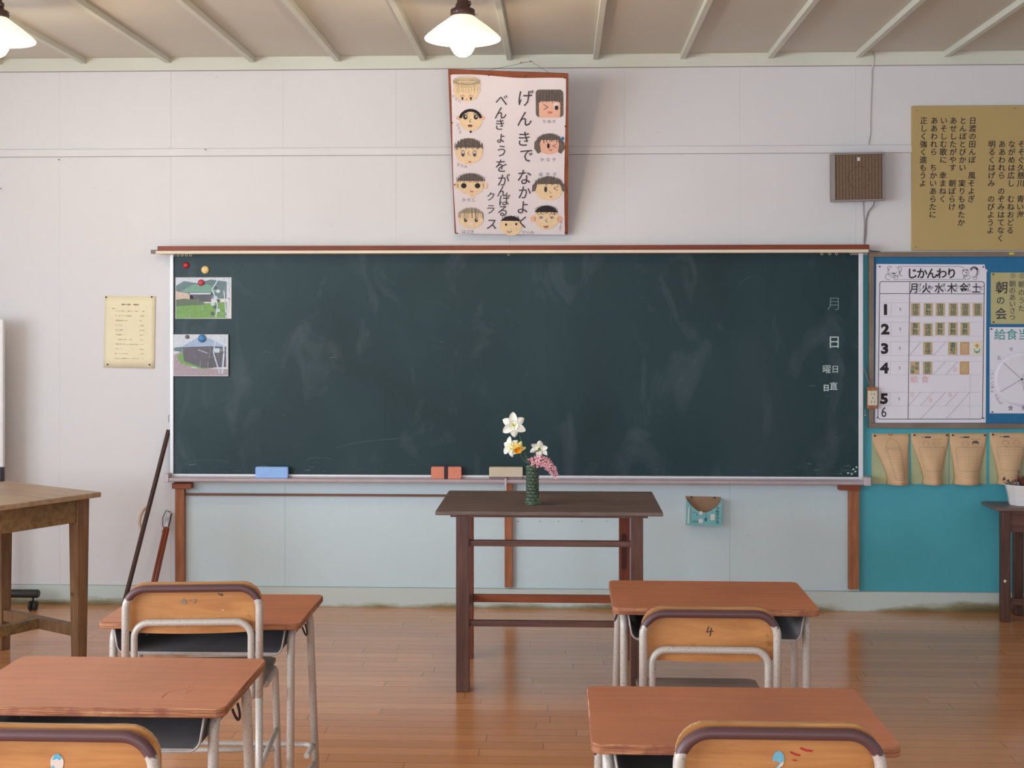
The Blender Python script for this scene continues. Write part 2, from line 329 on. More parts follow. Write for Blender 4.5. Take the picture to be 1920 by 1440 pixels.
# ------------------------------------------------------------ mesh helpers
class MB:
    def __init__(s): s.v, s.f, s.m, s.sm = [], [], [], []
    def add(s, vs, fs, m=0, smooth=False, M=None):
        o = len(s.v)
        s.v += [tuple(M @ Vector(p)) if M else tuple(p) for p in vs]
        for f in fs: s.f.append([i+o for i in f]); s.m.append(m); s.sm.append(smooth)
        return s
    def box(s, x0, x1, y0, y1, z0, z1, m=0, M=None):
        v = [(x, y, z) for x in (x0, x1) for y in (y0, y1) for z in (z0, z1)]
        return s.add(v, [(0, 1, 3, 2), (4, 6, 7, 5), (0, 4, 5, 1), (2, 3, 7, 6), (0, 2, 6, 4), (1, 5, 7, 3)], m, False, M)
    def prism(s, poly, a, b, axis='y', m=0, mcap=None, M=None):
        """poly in the plane across axis; x: (y,z), y: (x,z), z: (x,y)"""
        def P(p, t): return {'x': (t, p[0], p[1]), 'y': (p[0], t, p[1]), 'z': (p[0], p[1], t)}[axis]
        n = len(poly); v = [P(p, a) for p in poly]+[P(p, b) for p in poly]
        s.add(v, [(i, (i+1) % n, n+(i+1) % n, n+i) for i in range(n)], m, False, M)
        mc = m if mcap is None else mcap
        s.add([P(p, b) for p in poly], [list(range(n))], mc, False, M); s.add([P(p, a) for p in poly], [list(range(n))[::-1]], m if axis == 'z' else mc, False, M)
        return s
    def tube(s, pts, r, seg=12, m=0, closed=False, caps=True, M=None):
        pts = [Vector(p) for p in pts]; n = len(pts); vs, fs = [], []
        rr = r if isinstance(r, (list, tuple)) else [r]*n
        up = None
        for i, p in enumerate(pts):
            a = pts[i-1] if (i or closed) else p; b = pts[(i+1) % n] if (i < n-1 or closed) else p
            t = (b-a).normalized() if (b-a).length > 1e-9 else Vector((0, 0, 1))
            if up is None:
                up = t.orthogonal().normalized()
            up = (up - t*up.dot(t)); up = up.normalized() if up.length > 1e-6 else t.orthogonal().normalized()
            q = t.cross(up)
            for k in range(seg):
                w = 2*pi*k/seg; vs.append(p+(up*cos(w)+q*sin(w))*rr[i])
        R_ = n if closed else n-1
        for i in range(R_):
            for k in range(seg):
                a, b = i*seg+k, i*seg+(k+1) % seg; c, d = ((i+1) % n)*seg+(k+1) % seg, ((i+1) % n)*seg+k
                fs.append((a, b, c, d))
        s.add(vs, fs, m, True, M)
        if caps and not closed:
            s.add(vs[:seg], [list(range(seg))[::-1]], m, False, M); s.add(vs[-seg:], [list(range(seg))], m, False, M)
        return s
    def lathe(s, prof, seg=32, m=0, M=None, smooth=True):
        vs, fs = [], []; n = len(prof)
        for (r, z) in prof:
            for k in range(seg):
                w = 2*pi*k/seg; vs.append((r*cos(w), r*sin(w), z))
        for i in range(n-1):
            for k in range(seg):
                fs.append((i*seg+k, i*seg+(k+1) % seg, (i+1)*seg+(k+1) % seg, (i+1)*seg+k))
        return s.add(vs, fs, m, smooth, M)
    def grid(s, fn, nu, nv, m=0, M=None, smooth=True):
        vs = [fn(i/nu, j/nv) for j in range(nv+1) for i in range(nu+1)]
        fs = [(j*(nu+1)+i, j*(nu+1)+i+1, (j+1)*(nu+1)+i+1, (j+1)*(nu+1)+i) for j in range(nv) for i in range(nu)]
        return s.add(vs, fs, m, smooth, M)
    def build(s, name, mats, parent=None, bevel=0, solid=0, weld=True, label=None):
        me = bpy.data.meshes.new(name); me.from_pydata(s.v, [], s.f)
        if not isinstance(mats, (list, tuple)): mats = [mats]
        for m in mats: me.materials.append(m)
        me.polygons.foreach_set('material_index', s.m); me.polygons.foreach_set('use_smooth', s.sm)
        if weld:
            bm = bmesh.new(); bm.from_mesh(me); bmesh.ops.remove_doubles(bm, verts=bm.verts, dist=1e-6)
            bmesh.ops.recalc_face_normals(bm, faces=bm.faces); bm.to_mesh(me); bm.free()
        o = bpy.data.objects.new(name, me); COL.objects.link(o)
        if parent: o.parent = parent
        if solid:
            q = o.modifiers.new('thickness', 'SOLIDIFY'); q.thickness = solid; q.offset = 0
        if bevel:
            q = o.modifiers.new('bevel', 'BEVEL'); q.width = bevel; q.segments = 2; q.limit_method = 'ANGLE'; q.angle_limit = R(40)
        if label: o['label'] = label
        return o
def fillet(pts, r, n=6):
    pts = [Vector(p) for p in pts]; out = [pts[0]]
    for i in range(1, len(pts)-1):
        rr = r[i-1] if isinstance(r, (list, tuple)) else r
        a, p, b = pts[i-1], pts[i], pts[i+1]; u = (a-p).normalized(); w = (b-p).normalized()
        if rr <= 0: out.append(p); continue
        ang = u.angle(w); d = min(rr/tan(ang/2), (a-p).length*.5, (b-p).length*.5); rr2 = d*tan(ang/2)
        c = p+(u+w).normalized()*(rr2/sin(ang/2)); s0 = p+u*d-c; s1 = p+w*d-c
        for k in range(n+1):
            t = k/n; om = s0.angle(s1)
            out.append(c+(s0*sin((1-t)*om)+s1*sin(t*om))/sin(om))
    out.append(pts[-1]); return out
def rrect(x0, x1, z0, z1, r, n=5, corners=(1, 1, 1, 1)):
    pts = []
    for (cx, cz, a0, on) in ((x1-r, z0+r, -90, corners[0]), (x1-r, z1-r, 0, corners[1]), (x0+r, z1-r, 90, corners[2]), (x0+r, z0+r, 180, corners[3])):
        if not on:
            pts.append((x1 if a0 in (-90, 0) else x0, z0 if a0 in (-90, 180) else z1)); continue
        for k in range(n+1):
            w = R(a0+90*k/n); pts.append((cx+r*cos(w), cz+r*sin(w)))
    return pts
def thing(name, label, cat, loc=(0, 0, 0), rz=0, group=None, rot=None):
    o = bpy.data.objects.new(name, None); COL.objects.link(o); o.empty_display_size = 0.1
    o.location = loc; o.rotation_euler = rot if rot else (0, 0, rz); o['label'] = label; o['category'] = cat
    if group: o['group'] = group
    return o
def tag(o, label, cat, group=None, loc=None):
    o['label'] = label; o['category'] = cat
    if group: o['group'] = group
    if loc: o.location = loc
    return o
def struct(o):
    o['kind'] = 'structure'; return o

# measuring: a pixel of the photograph to a point on a plane of the room
def onY(px, py, Y=W):
    t = (px-CX)/F; X = Y*(t*C_-S_)/(C_+t*S_); d = -X*S_+Y*C_
    return Vector((X, Y, HC-(py-HY)/F*d))
def onZ(px, py, Z):
    d = (HC-Z)*F/(py-HY); xc = (px-CX)/F*d
    return Vector((xc*C_-d*S_, xc*S_+d*C_, Z))

# flat artwork: strokes, fills and lettering as thin printed layers on a sheet
GL = {}
def glyph(ch, bold=0.0):
    k = (ch, bold)
    if k not in GL:
        cu = bpy.data.curves.new('t', 'FONT'); cu.body = ch; cu.size = 1; cu.offset = bold; cu.resolution_u = 2
        ob = bpy.data.objects.new('t', cu); me = bpy.data.meshes.new_from_object(ob)
        vs = [(v.co.x, v.co.y) for v in me.vertices]; fs = [list(p.vertices) for p in me.polygons]
        bpy.data.objects.remove(ob); bpy.data.curves.remove(cu); bpy.data.meshes.remove(me)
        GL[k] = (vs, fs)
    return GL[k]
class Ink:
    """coordinates in photo pixels, mapped onto the sheet by fn(px, py) -> (x, z) local; y = -layer*0.3 mm"""
    def __init__(s, fn, px_m, base=0.0008, surf=None):
        s.fn, s.k, s.mb, s.mats, s.base, s.surf = fn, px_m, MB(), [], base, surf
    def mi(s, m):
        if m not in s.mats: s.mats.append(m)
        return s.mats.index(m)
    def P(s, px, py, L):
        x, z = s.fn(px, py)
        if s.surf:
            q = s.surf(x, z); return (q[0], q[1]-s.base-L*0.0003, q[2])
        return (x, -s.base-L*0.0003, z)
    def fill(s, poly, m, L=0):
        s.mb.add([s.P(a, b, L) for a, b in poly], [list(range(len(poly)))], s.mi(m)); return s
    def ell(s, cx, cy, rx, ry, m, L=0, n=20, a0=0, a1=360, wob=0):
        pts = []
        for k in range(n if a1-a0 >= 360 else n+1):
            w = R(a0+(a1-a0)*k/n); q = 1+wob*sin(3*w+cx)
            pts.append((cx+rx*q*cos(w), cy+ry*q*sin(w)))
        return s.fill(pts, m, L)
    def line(s, pts, w, m, L=1, closed=False):
        if closed: pts = list(pts)+[pts[0]]
        i = s.mi(m)
        if s.surf and s.k < 1:
            q = [pts[0]]
            for a, b in zip(pts[:-1], pts[1:]):
                n_ = max(1, int(math.hypot(b[0]-a[0], b[1]-a[1])/3))
                q += [(a[0]+(b[0]-a[0])*t/n_, a[1]+(b[1]-a[1])*t/n_) for t in range(1, n_+1)]
            pts = q
        for a, b in zip(pts[:-1], pts[1:]):
            dx, dy = b[0]-a[0], b[1]-a[1]; l = math.hypot(dx, dy) or 1; nx, ny = -dy/l*w/2, dx/l*w/2; ex, ey = dx/l*w*.25, dy/l*w*.25
            s.mb.add([s.P(a[0]+nx-ex, a[1]+ny-ey, L), s.P(a[0]-nx-ex, a[1]-ny-ey, L), s.P(b[0]-nx+ex, b[1]-ny+ey, L), s.P(b[0]+nx+ex, b[1]+ny+ey, L)], [(0, 1, 2, 3)], i)
        return s
    def arc(s, cx, cy, rx, ry, a0, a1, w, m, L=1, n=8):
        return s.line([(cx+rx*cos(R(a0+(a1-a0)*k/n)), cy+ry*sin(R(a0+(a1-a0)*k/n))) for k in range(n+1)], w, m, L)
    def ch(s, c, cx, cy, size, m, L=2, bold=0.0, sx=1.0, shear=0.0, rot=0.0):
        if c in ' \u3000': return s
        vs, fs = glyph(c, bold)
        if not vs: return s
        if ord(c) > 0x2000: ox, oy = 0.5, 0.38
        else: ox, oy = (min(v[0] for v in vs)+max(v[0] for v in vs))/2, (min(v[1] for v in vs)+max(v[1] for v in vs))/2
        out = []
        for x, y in vs:
            x = (x-ox)*sx+(y-oy)*shear; y = y-oy
            xr, yr = x*cos(rot)-y*sin(rot), x*sin(rot)+y*cos(rot)
            out.append(s.P(cx+xr*size, cy-yr*size, L))
        s.mb.add(out, fs, s.mi(m)); return s
    def col(s, txt, x, y, step, size, m, L=2, bold=0.0, drift=0.0, jit=0.0, shear=0.0, sx=1.0):
        for i, c in enumerate(txt):
            s.ch(c, x+drift*i*step+random.uniform(-jit, jit), y+i*step, size, m, L, bold, sx, shear)
        return s
    def build(s, name, parent, label=None):
        return s.mb.build(name, s.mats, parent, weld=False, label=label)

def pin(parent, x, z, y=0.0, r=0.0045, m=None, name='pin'):
    mb = MB(); prof = [(0.0001, -0.006), (r*0.55, -0.0055), (r*0.9, -0.004), (r, -0.002), (r*0.85, 0.0)]
    mb.lathe(prof, 12, 0, Matrix.Translation((x, y, z)) @ Matrix.Rotation(-pi/2, 4, 'X'))
    return mb.build(name, m or M_PIN, parent)

def flat(name, label, cat, p0, p1, py0, py1, Y=W, off=0.0, group=None):
    """root on the wall at the centre of the pixel rectangle; returns root, map, metres per pixel, half sizes"""
    c = onY((p0+p1)/2, (py0+py1)/2, Y)
    d = -c.x*S_+c.y*C_; k = d/F*1.0
    r = thing(name, label, cat, (c.x, Y-off, c.z), group=group)
    def fn(px, py):
        q = onY(px, py, Y); return (q.x-c.x, q.z-c.z)
    return r, fn, k

# ============================================================ SETTING
mb = MB(); mb.box(XL-0.2, XR+0.2, YB-0.2, W+0.2, -0.1, 0.0); struct(mb.build('floor', M_FLOOR))
mb = MB(); mb.box(XL-0.2, XR+0.2, YB-0.2, W+0.2, ZC, ZC+0.1); struct(mb.build('ceiling', M_CEIL))
# front wall in painted zones
xa, xb = onY(327, 900).x, onY(1611, 900).x
mb = MB()
def wq(x0, x1, z0, z1, m): mb.add([(x0, W, z0), (x1, W, z0), (x1, W, z1), (x0, W, z1)], [(0, 1, 2, 3)], m)
zt = onY(1615, 478).z
wq(XL-.2, xa, 0, 1.2, 0); wq(xa, xb, 0, 1.2, 1); wq(xb, XR+.2, 0, zt, 2); wq(XL-.2, xb, 1.2, zt, 0); wq(XL-.2, XR+.2, zt, ZC, 0)
mb.box(XL-.2, XR+.2, W+0.001, W+0.15, 0, ZC, 0)
struct(mb.build('wall_front', [M_WALL, M_MINT, M_TEAL], weld=False))
# left wall with three window openings
mb = MB(); zs0, zs1 = 0.85, 2.42
mb.box(XL-.15, XL, YB, W, 0, zs0); mb.box(XL-.15, XL, YB, W, zs1, ZC)
ys = [YB]+[v for w_ in WINS for v in w_]+[W]
for i in range(0, len(ys), 2): mb.box(XL-.15, XL, ys[i], ys[i+1], zs0, zs1)
struct(mb.build('wall_left', M_WALL))
for i, (a, b) in enumerate(WINS):
    mb = MB()
    for (y0, y1, z0, z1) in ((a, b, zs0, zs0+.05), (a, b, zs1-.05, zs1), (a, a+.05, zs0, zs1), (b-.05, b, zs0, zs1), ((a+b)/2-.03, (a+b)/2+.03, zs0, zs1)):
        mb.box(XL-.10, XL-.05, y0, y1, z0, z1)
    struct(mb.build('window_%d' % (i+1), M_TRIM))
mb = MB(); mb.box(XR, XR+.15, YB, W, 0, ZC); mb.box(XR, XR+.15, YB, W, 0, ZC)
mb = MB(); mb.box(XR, XR+.15, YB, W, 0, 0.95); mb.box(XR, XR+.15, YB, W, 2.25, ZC); mb.box(XR, XR+.15, YB, -2.1, .95, 2.25); mb.box(XR, XR+.15, 1.3, W, .95, 2.25)
struct(mb.build('wall_right', M_WALL))
mb = MB(); mb.box(XL-.15, XR+.15, YB-.15, YB, 0, 0.95); mb.box(XL-.15, XR+.15, YB-.15, YB, 2.4, ZC)
mb.box(XL-.15, -3.0, YB-.15, YB, .95, 2.4); mb.box(2.2, XR+.15, YB-.15, YB, .95, 2.4); struct(mb.build('wall_back', M_WALL))
# skirting, cornice, picture rail, ceiling battens
mb = MB(); mb.box(XL, XR, W-.018, W, 0, .100, 0); mb.box(XL, XR, W-.006, W, .1, .1015, 1); struct(mb.build('baseboard_front', [M_BASE, M_GAP], weld=False))
mb = MB(); mb.box(XL, XR, W-.016, W, 2.832, ZC, 0); mb.box(XL, XR, W-.008, W, 2.830, 2.832, 1); struct(mb.build('trim_1', [M_TRIM, M_GAP], weld=False))
mb = MB(); mb.box(XL, XR, W-.009, W, 2.3795, 2.4175, 0); mb.box(XL, XR, W-.004, W, 2.4175, 2.4195, 1); mb.box(XL, XR, W-.004, W, 2.3775, 2.3795, 1); struct(mb.build('trim_2', [M_RAIL, M_GAP], weld=False))
n = 3
bx0 = onY(1117, 108).x
for i in range(-10, 8):
    x = bx0+0.4525*i
    if x < XL+.05 or x > XR-.05: continue
    mb = MB(); mb.box(x-.014, x+.014, YB, W-.016, ZC-.03, ZC); struct(mb.build('trim_%d' % n, M_TRIM, bevel=.002)); n += 1

# ============================================================ CHALKBOARD
bl, br = onY(323, 690, W), onY(1615, 690, W)
zb0, zb1 = onY(960, 893, W-.03).z, onY(960, 477, W-.03).z
cx = (bl.x+br.x)/2; hw = (br.x-bl.x)/2
brd = thing('chalkboard', 'wide dark green chalkboard filling the middle of the front wall', 'chalkboard', (cx, W, zb0))
H_ = zb1-zb0
mb = MB(); mb.box(-hw+.01, hw-.01, -.030, -.002, 0, H_+.01); mb.build('writing_surface', M_BOARD, brd)
for sgn in (-1, 1):
    mb = MB(); x0, x1 = (-hw, -hw+.018) if sgn < 0 else (hw-.022, hw); mb.box(x0, x1, -.042, -.001, -.01, H_+.01); mb.build('side_frame', M_ALUW, brd, bevel=.002)
# chalk tray
mb = MB(); prof = [(-.001, -.030), (-.092, -.030), (-.098, -.025), (-.100, -.012), (-.092, -.009), (-.050, -.009), (-.049, -.006), (-.001, -.006)]
mb.prism(prof, -hw-.004, hw+.012, 'x'); mb.build('chalk_tray', M_TRAY, brd, bevel=.001)
MB().box(-hw+.0185, hw-.0225, -.046, -.0305, -.0055, .006).build('bottom_frame', M_ALUW, brd, bevel=.002)
for sgn in (-1, 1):
    mb = MB(); x = sgn*(hw+(.0 if sgn < 0 else .014)); mb.box(x-(.010 if sgn < 0 else .022), x+.012, -.104, -.002, -.032, .012); mb.build('tray_end_cap', M_TRAY, brd, bevel=.003)
# wooden ledge above with cream strip
xl_, xr_ = onY(308, 470).x-cx, onY(1620, 470).x-cx
mb = MB(); mb.box(xl_, xr_, -.115, -.001, H_+.018, H_+.042, 0)
mb.add([(xl_, -.115, H_+.0425), (xr_, -.115, H_+.0425), (xr_, -.002, H_+.0425), (xl_+.03, -.002, H_+.0425)], [(0, 1, 2, 3)], 1)
mb.build('top_ledge', [M_REDWOOD, M_SHELFTOP], brd, weld=False)
mb = MB(); mb.box(xl_-.008, xr_-.004, -.120, -.03, H_+.002, H_+.0175); mb.build('cream_strip', M_CREAM, brd, bevel=.002)
mb = MB(); mb.tube([(xl_-.05, -.06, H_+.016), (xl_+.01, -.06, H_+.016)], .011, 12); mb.build('ledge_rod', M_SPKF, brd, label='grey rod end poking out at the left')
mb = MB()
for x in [xl_+.02+.022*i for i in range(8)]+[xr_-.24, xr_-.20, xr_-.165, xr_-.09, xr_-.075, xr_-.06, -.02]:
    mb.tube([(x+.006*cos(k*pi/5), -.112, H_-.004+.006*sin(k*pi/5)) for k in range(10)], .0011, 5, closed=True)
mb.build('curtain_eyelet_wire', M_CREAM, brd, label='small pale wire rings under the ledge')
bfn = lambda px, py: (onY(px, py, W-.03).x-cx, onY(px, py, W-.03).z-zb0)
ik = Ink(bfn, .0028, base=.0306)
ik.ch('月', 1564, 569, 27, M_CHALKF, bold=-.008); ik.ch('日', 1564, 641, 25, M_CHALK, bold=.005)
ik.ch('曜', 1550, 692, 17, M_CHALK); ik.ch('日', 1566, 692, 15, M_CHALK, bold=.005)
ik.ch('日', 1549, 727, 13, M_CHALK, bold=.03); ik.ch('直', 1563, 724, 16, M_CHALK, bold=.01)
ik.build('chalk_writing', brd)
ik = Ink(bfn, .0028, base=.0303)
rs = random.Random(3)
for _ in range(70):
    x = rs.choice([rs.uniform(335, 620), rs.uniform(335, 1600), rs.uniform(1480, 1606)]); y = rs.uniform(868, 890) if rs.random() < .8 else rs.uniform(500, 890); l = rs.uniform(2, 10)
    ik.line([(x, y), (x+l, y+rs.uniform(-2, 1)), (x+1.7*l, y+rs.uniform(-1, 2))], rs.uniform(.4, 1.0), rs.choice([M_CHALKF, M_SMUDGE, M_SMUDGE]), 0)
for (x, y, rx, ry, a0, a1) in [(455, 520, 7, 22, 180, 290), (390, 872, 45, 10, 200, 330), (1425, 545, 40, 30, 200, 250), (968, 600, 12, 12, 120, 200), (1070, 590, 16, 14, 20, 60), (820, 850, 200, 30, 200, 250), (600, 868, 30, 10, 210, 320)]:
    ik.arc(x, y, rx, ry, a0, a1, 1.2, M_SMUDGE, 0, 10)
for (x, y) in [(1600, 880), (1604, 884), (1597, 889), (1590, 887), (1606, 876)]: ik.ell(x, y, 2, 1.5, M_CHALK, 1, 8)
ik.build('chalk_dust', brd)['kind'] = 'stuff'

# posts that carry the board and the thin rail between them
def post(px0, px1, pyt, pyb, cap, label):
    a, b = onY(px0, pyt, W-.035), onY(px1, pyb, W-.035)
    r = thing('support_post', label, 'post', ((a.x+b.x)/2, W, b.z), group='wooden posts under the chalkboard')
    h = (b.x-a.x)/2
    MB().box(-h, h, -.035, -.0005, .001, a.z-b.z).build('upright', M_POST, r, bevel=.002)
    if cap:
        c0, c1 = onY(cap[0], 900, W-.055).x-r.location.x, onY(cap[1], 900, W-.055).x-r.location.x
        z = a.z-b.z; MB().box(c0, c1, -.055, -.0005, z+.0005, z+.030).build('cap_block', M_REDRAIL, r, bevel=.002)
    return r
post(328, 345, 916, 1108, (322, 358), 'orange-brown wooden post under the left end of the chalkboard')
post(946, 961, 906, 1102, None, 'thin orange-brown post behind the teacher table')
post(1592, 1611, 919, 1106, (1574, 1614), 'orange-brown wooden post with cap block under the right end of the chalkboard')
a, b = onY(347, 925, W-.015), onY(945, 932, W-.015)
tag(MB().box(a.x, b.x, -.018, -.0005, 0, a.z-b.z).build('wall_rail', M_BATTEN, bevel=.0015), 'thin brown wooden rail running left from the middle post', 'rail', loc=(0, W, b.z))

# things on the chalk tray
def eraser(px0, px1, pyt, pyb, label, cm, sm, kind):
    Y = W-.072; zt_ = zb0-.009+.0003
    a, b = onY(px0, pyt, Y-.02), onY(px1, pyb, Y-.02); w = (b.x-a.x); 
    r = thing('chalkboard_eraser', label, 'eraser', ((a.x+b.x)/2, Y, zt_))
    h = (a.z-b.z)
    if kind == 'blue':
        MB().prism(rrect(-w/2, w/2, 0, h, .006), -.012, .012, 'y').build('sponge', cm, r, bevel=.002)
        MB().box(-w/2+.004, w/2-.004, .0125, .020, .003, h-.002).build('felt_pad', sm, r, bevel=.002)
    elif kind == 'orange':
        MB().prism(rrect(-w/2, w/2, 0, h, .008), -.016, .014, 'y').build('block', cm, r, bevel=.003)
        MB().box(-.011, .009, -.018, .016, .0002, h+.002).build('elastic_strap', sm, r, bevel=.001)
    else:
        MB().prism(rrect(-w/2, w/2, .012, h, .006), -.018, .018, 'y').build('wooden_back', cm, r, bevel=.002)
        MB().prism(rrect(-w/2, w/2, 0, .0115, .004), -.020, .018, 'y').build('felt_pad', sm, r, bevel=.002)
        MB().box(-.007, .004, -.036, -.034, -.058, .012).build('hanging_strap', M_TRAY, r)
        MB().box(-.007, .004, -.036, -.018, .008, .012).build('strap_loop', M_TRAY, r)
    return r
eraser(478, 539, 876, 897, 'pale blue board eraser near the left end of the chalk tray', paint('pale_blue_foam', (150, 190, 246), .04, .8, 30), M_WHITEP, 'blue')
eraser(808, 865, 875, 898, 'orange-red board eraser with a dark strap on the chalk tray', paint('orange_leatherette', (218, 134, 108), .06, .6, 30), paint('dark_elastic', (58, 44, 48), .1, .8), 'orange')
eraser(917, 980, 875, 898, 'beige and mauve board eraser just left of the flower vase', paint('beige_eraser_back', (206, 194, 172), .05, .6, 20), paint('mauve_felt', (132, 112, 124), .1, .9, 40), 'beige')

# magnets
def magnet(px, py, rpx, label, m, y=.0305, dome=.5, group=None):
    p = onY(px, py, W-y); r = rpx*(p.y/F); mb = MB(); prof = [(r*1.0, 0)]+[(r*cos(t*pi/12), -.004-r*dome*sin(t*pi/12)) for t in range(0, 6)]+[(.0002, -.004-r*dome)]
    mb.lathe(prof, 20, 0, Matrix.Rotation(-pi/2, 4, 'X') )
    o = mb.build('magnet', m); tag(o, label, 'magnet', group, (p.x, W-y, p.z)); return o
M_RED = paint('red_plastic', (176, 30, 40), .05, .3); M_RED2 = paint('crimson_plastic', (186, 48, 66), .05, .35)
magnet(349, 497.5, 6, 'small glossy red round magnet in the top left corner of the chalkboard', M_RED)
magnet(385, 506, 7.5, 'pale yellow round magnet at the top left of the chalkboard', paint('pale_yellow_plastic', (232, 206, 140), .04, .35))
magnet(377, 530, 6, 'crimson round magnet holding the upper photo', M_RED2, .0345, .35)
magnet(351, 631.5, 3.6, 'tiny dark grey magnet on the lower photo', paint('grey_magnet', (96, 94, 96), .1, .5), .0462, .3)
mg = magnet(379, 634.5, 7.5, 'blue round magnet holding the lower photo', paint('blue_plastic', (58, 122, 176), .05, .35), .0462, .35)

# photographs in plastic sleeves
def photo(x0, x1, y0, y1, label, art, off=.031):
    r, fn, k = flat('photo_print', label, 'photo', x0, x1, y0, y1, W-off, 0)
    a, b = fn(x0, y1), fn(x1, y0)
    MB().box(a[0], b[0], -.0006, 0, a[1], b[1]).build('print', M_PAPER, r)
    ik = Ink(fn, k, base=.0007); art(ik); ik.build('picture', r)
    nx = 14
    MB().grid(lambda u, v: (a[0]+(b[0]-a[0])*u, -.0026-.0007*sin(u*17+v*5)*(u > .5), a[1]+(b[1]-a[1])*v), nx, 6).build('plastic_sleeve', M_SLEEVE, r)
    return r
P = lambda n_, c: paint(n_, c, .12, .6, 60)
C_SKY, C_HILL, C_ROOF, C_WALLP, C_GRASS, C_BUSH, C_DK = P('photo_sky', (206, 214, 226)), P('photo_hill', (92, 122, 126)), P('photo_green_roof', (108, 160, 140)), P('photo_pink_wall', (206, 184, 168)), P('photo_grass', (108, 160, 68)), P('photo_bush', (84, 106, 78)), P('photo_dark_wall', (72, 74, 84))
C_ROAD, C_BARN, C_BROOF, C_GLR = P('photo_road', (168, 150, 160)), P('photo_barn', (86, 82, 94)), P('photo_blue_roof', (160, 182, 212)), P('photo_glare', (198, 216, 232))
def art1(k):
    k.fill([(330, 521), (434, 521), (434, 540), (330, 540)], C_SKY); k.fill([(330, 536), (345, 527), (370, 531), (395, 524), (425, 528), (425, 560), (330, 560)], C_HILL, 1)
    k.fill([(330, 572), (425, 566), (425, 596), (330, 597)], C_GRASS, 1); k.fill([(330, 546), (352, 550), (362, 556), (362, 572), (330, 572)], C_WALLP, 2)
    k.fill([(330, 562), (345, 560), (370, 562), (384, 568), (384, 571), (330, 574)], C_BUSH, 3); k.fill([(356, 548), (396, 548), (396, 566), (356, 566)], C_DK, 2); k.fill([(340, 546), (363, 533), (390, 533), (410, 546), (404, 548), (345, 548)], C_ROOF, 3)
    k.fill([(356, 549), (402, 549), (402, 552), (356, 552)], C_SKY, 4)
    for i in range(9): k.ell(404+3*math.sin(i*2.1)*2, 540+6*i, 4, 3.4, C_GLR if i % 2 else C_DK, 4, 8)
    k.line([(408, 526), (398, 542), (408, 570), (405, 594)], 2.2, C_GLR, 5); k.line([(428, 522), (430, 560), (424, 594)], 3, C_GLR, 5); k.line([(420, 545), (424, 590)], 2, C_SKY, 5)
def art2(k):
    k.fill([(326, 628), (427, 628), (427, 690), (326, 690)], C_SKY); k.fill([(326, 652), (342, 650), (342, 660), (326, 658)], C_HILL, 1)
    k.fill([(326, 665), (345, 657), (360, 690), (427, 692), (427, 704), (326, 704)], C_ROAD, 1); k.fill([(331, 668), (343, 661), (350, 676), (395, 690), (380, 692), (340, 682)], C_GRASS, 2)
    k.fill([(342, 650), (400, 648), (424, 650), (424, 688), (380, 690), (345, 677)], C_BARN, 3); k.fill([(339, 651), (371, 633), (392, 634), (424, 650), (392, 649)], C_BROOF, 4)
    k.line([(372, 656), (389, 662)], 1, C_SKY, 5); k.fill([(394, 650), (402, 650), (400, 690), (392, 690)], C_DK, 4)
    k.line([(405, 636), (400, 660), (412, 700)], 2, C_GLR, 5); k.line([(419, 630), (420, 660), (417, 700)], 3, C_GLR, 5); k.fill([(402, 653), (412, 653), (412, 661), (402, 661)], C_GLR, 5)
photo(329, 434, 520, 597.5, 'sleeved photo of a green-roofed building on grass, upper left of the chalkboard', art1)
photo(325, 428, 627, 705, 'sleeved photo of a dark barn with a pale roof, lower left of the chalkboard', art2, .0425)

# ============================================================ NOTICE ON THE LEFT
r, fn, k = flat('notice_sheet', 'yellowed notice pinned on the white wall left of the chalkboard', 'notice', 195, 291, 554, 691, W, .003)
r.rotation_euler = (0, R(1.0), 0)
a, b = fn(196, 690), fn(291, 555)
nx = 10
MB().grid(lambda u, v: (a[0]+(b[0]-a[0])*u, -.0008-.006*max(0, u-.8)*max(0, 1-v-.3), a[1]+(b[1]-a[1])*v), 10, 8).build('sheet', M_YEL, r, solid=.0006)
ik = Ink(fn, k, .0030)
M_TYPE = paint('typed_title_ink', (168, 158, 134), .1, .8)
M_FAINT = paint('faded_typed_ink', (196, 186, 156), .1, .8)
def scr(x, y, w, h=2.2, m=M_FAINT, L=1, dens=.75, rs=random.Random(11)):
    xx = x
    while xx < x+w:
        l = rs.uniform(.9, 2.2)
        if rs.random() < dens: ik.line([(xx, y+rs.uniform(-.4, .4)), (xx+l, y+rs.uniform(-.4, .4))], h*rs.uniform(.4, .9), m, L)
        xx += l+.5
scr(228, 571, 14, 3.2, M_TYPE); scr(247, 571, 12, 3.2, M_TYPE); scr(210, 579, 5)
for i, (w1, w2) in enumerate([(26, 6), (27, 0), (15, 0), (5, 0), (10, 0), (13, 0), (24, 0), (36, 0), (8, 0), (18, 0), (30, 10)]):
    y = 583.5+8.85*i; scr(216+(i % 3), y, 4); scr(223, y, w1); 
    if w2: scr(253, y, 6)
    scr(263, y, 7)
ik.build('typed_lines', r)
for (x, y) in ((198.5, 558), (284, 556), (203.5, 684), (282, 683)):
    q = fn(x, y); pin(r, q[0], q[1], -.0012)

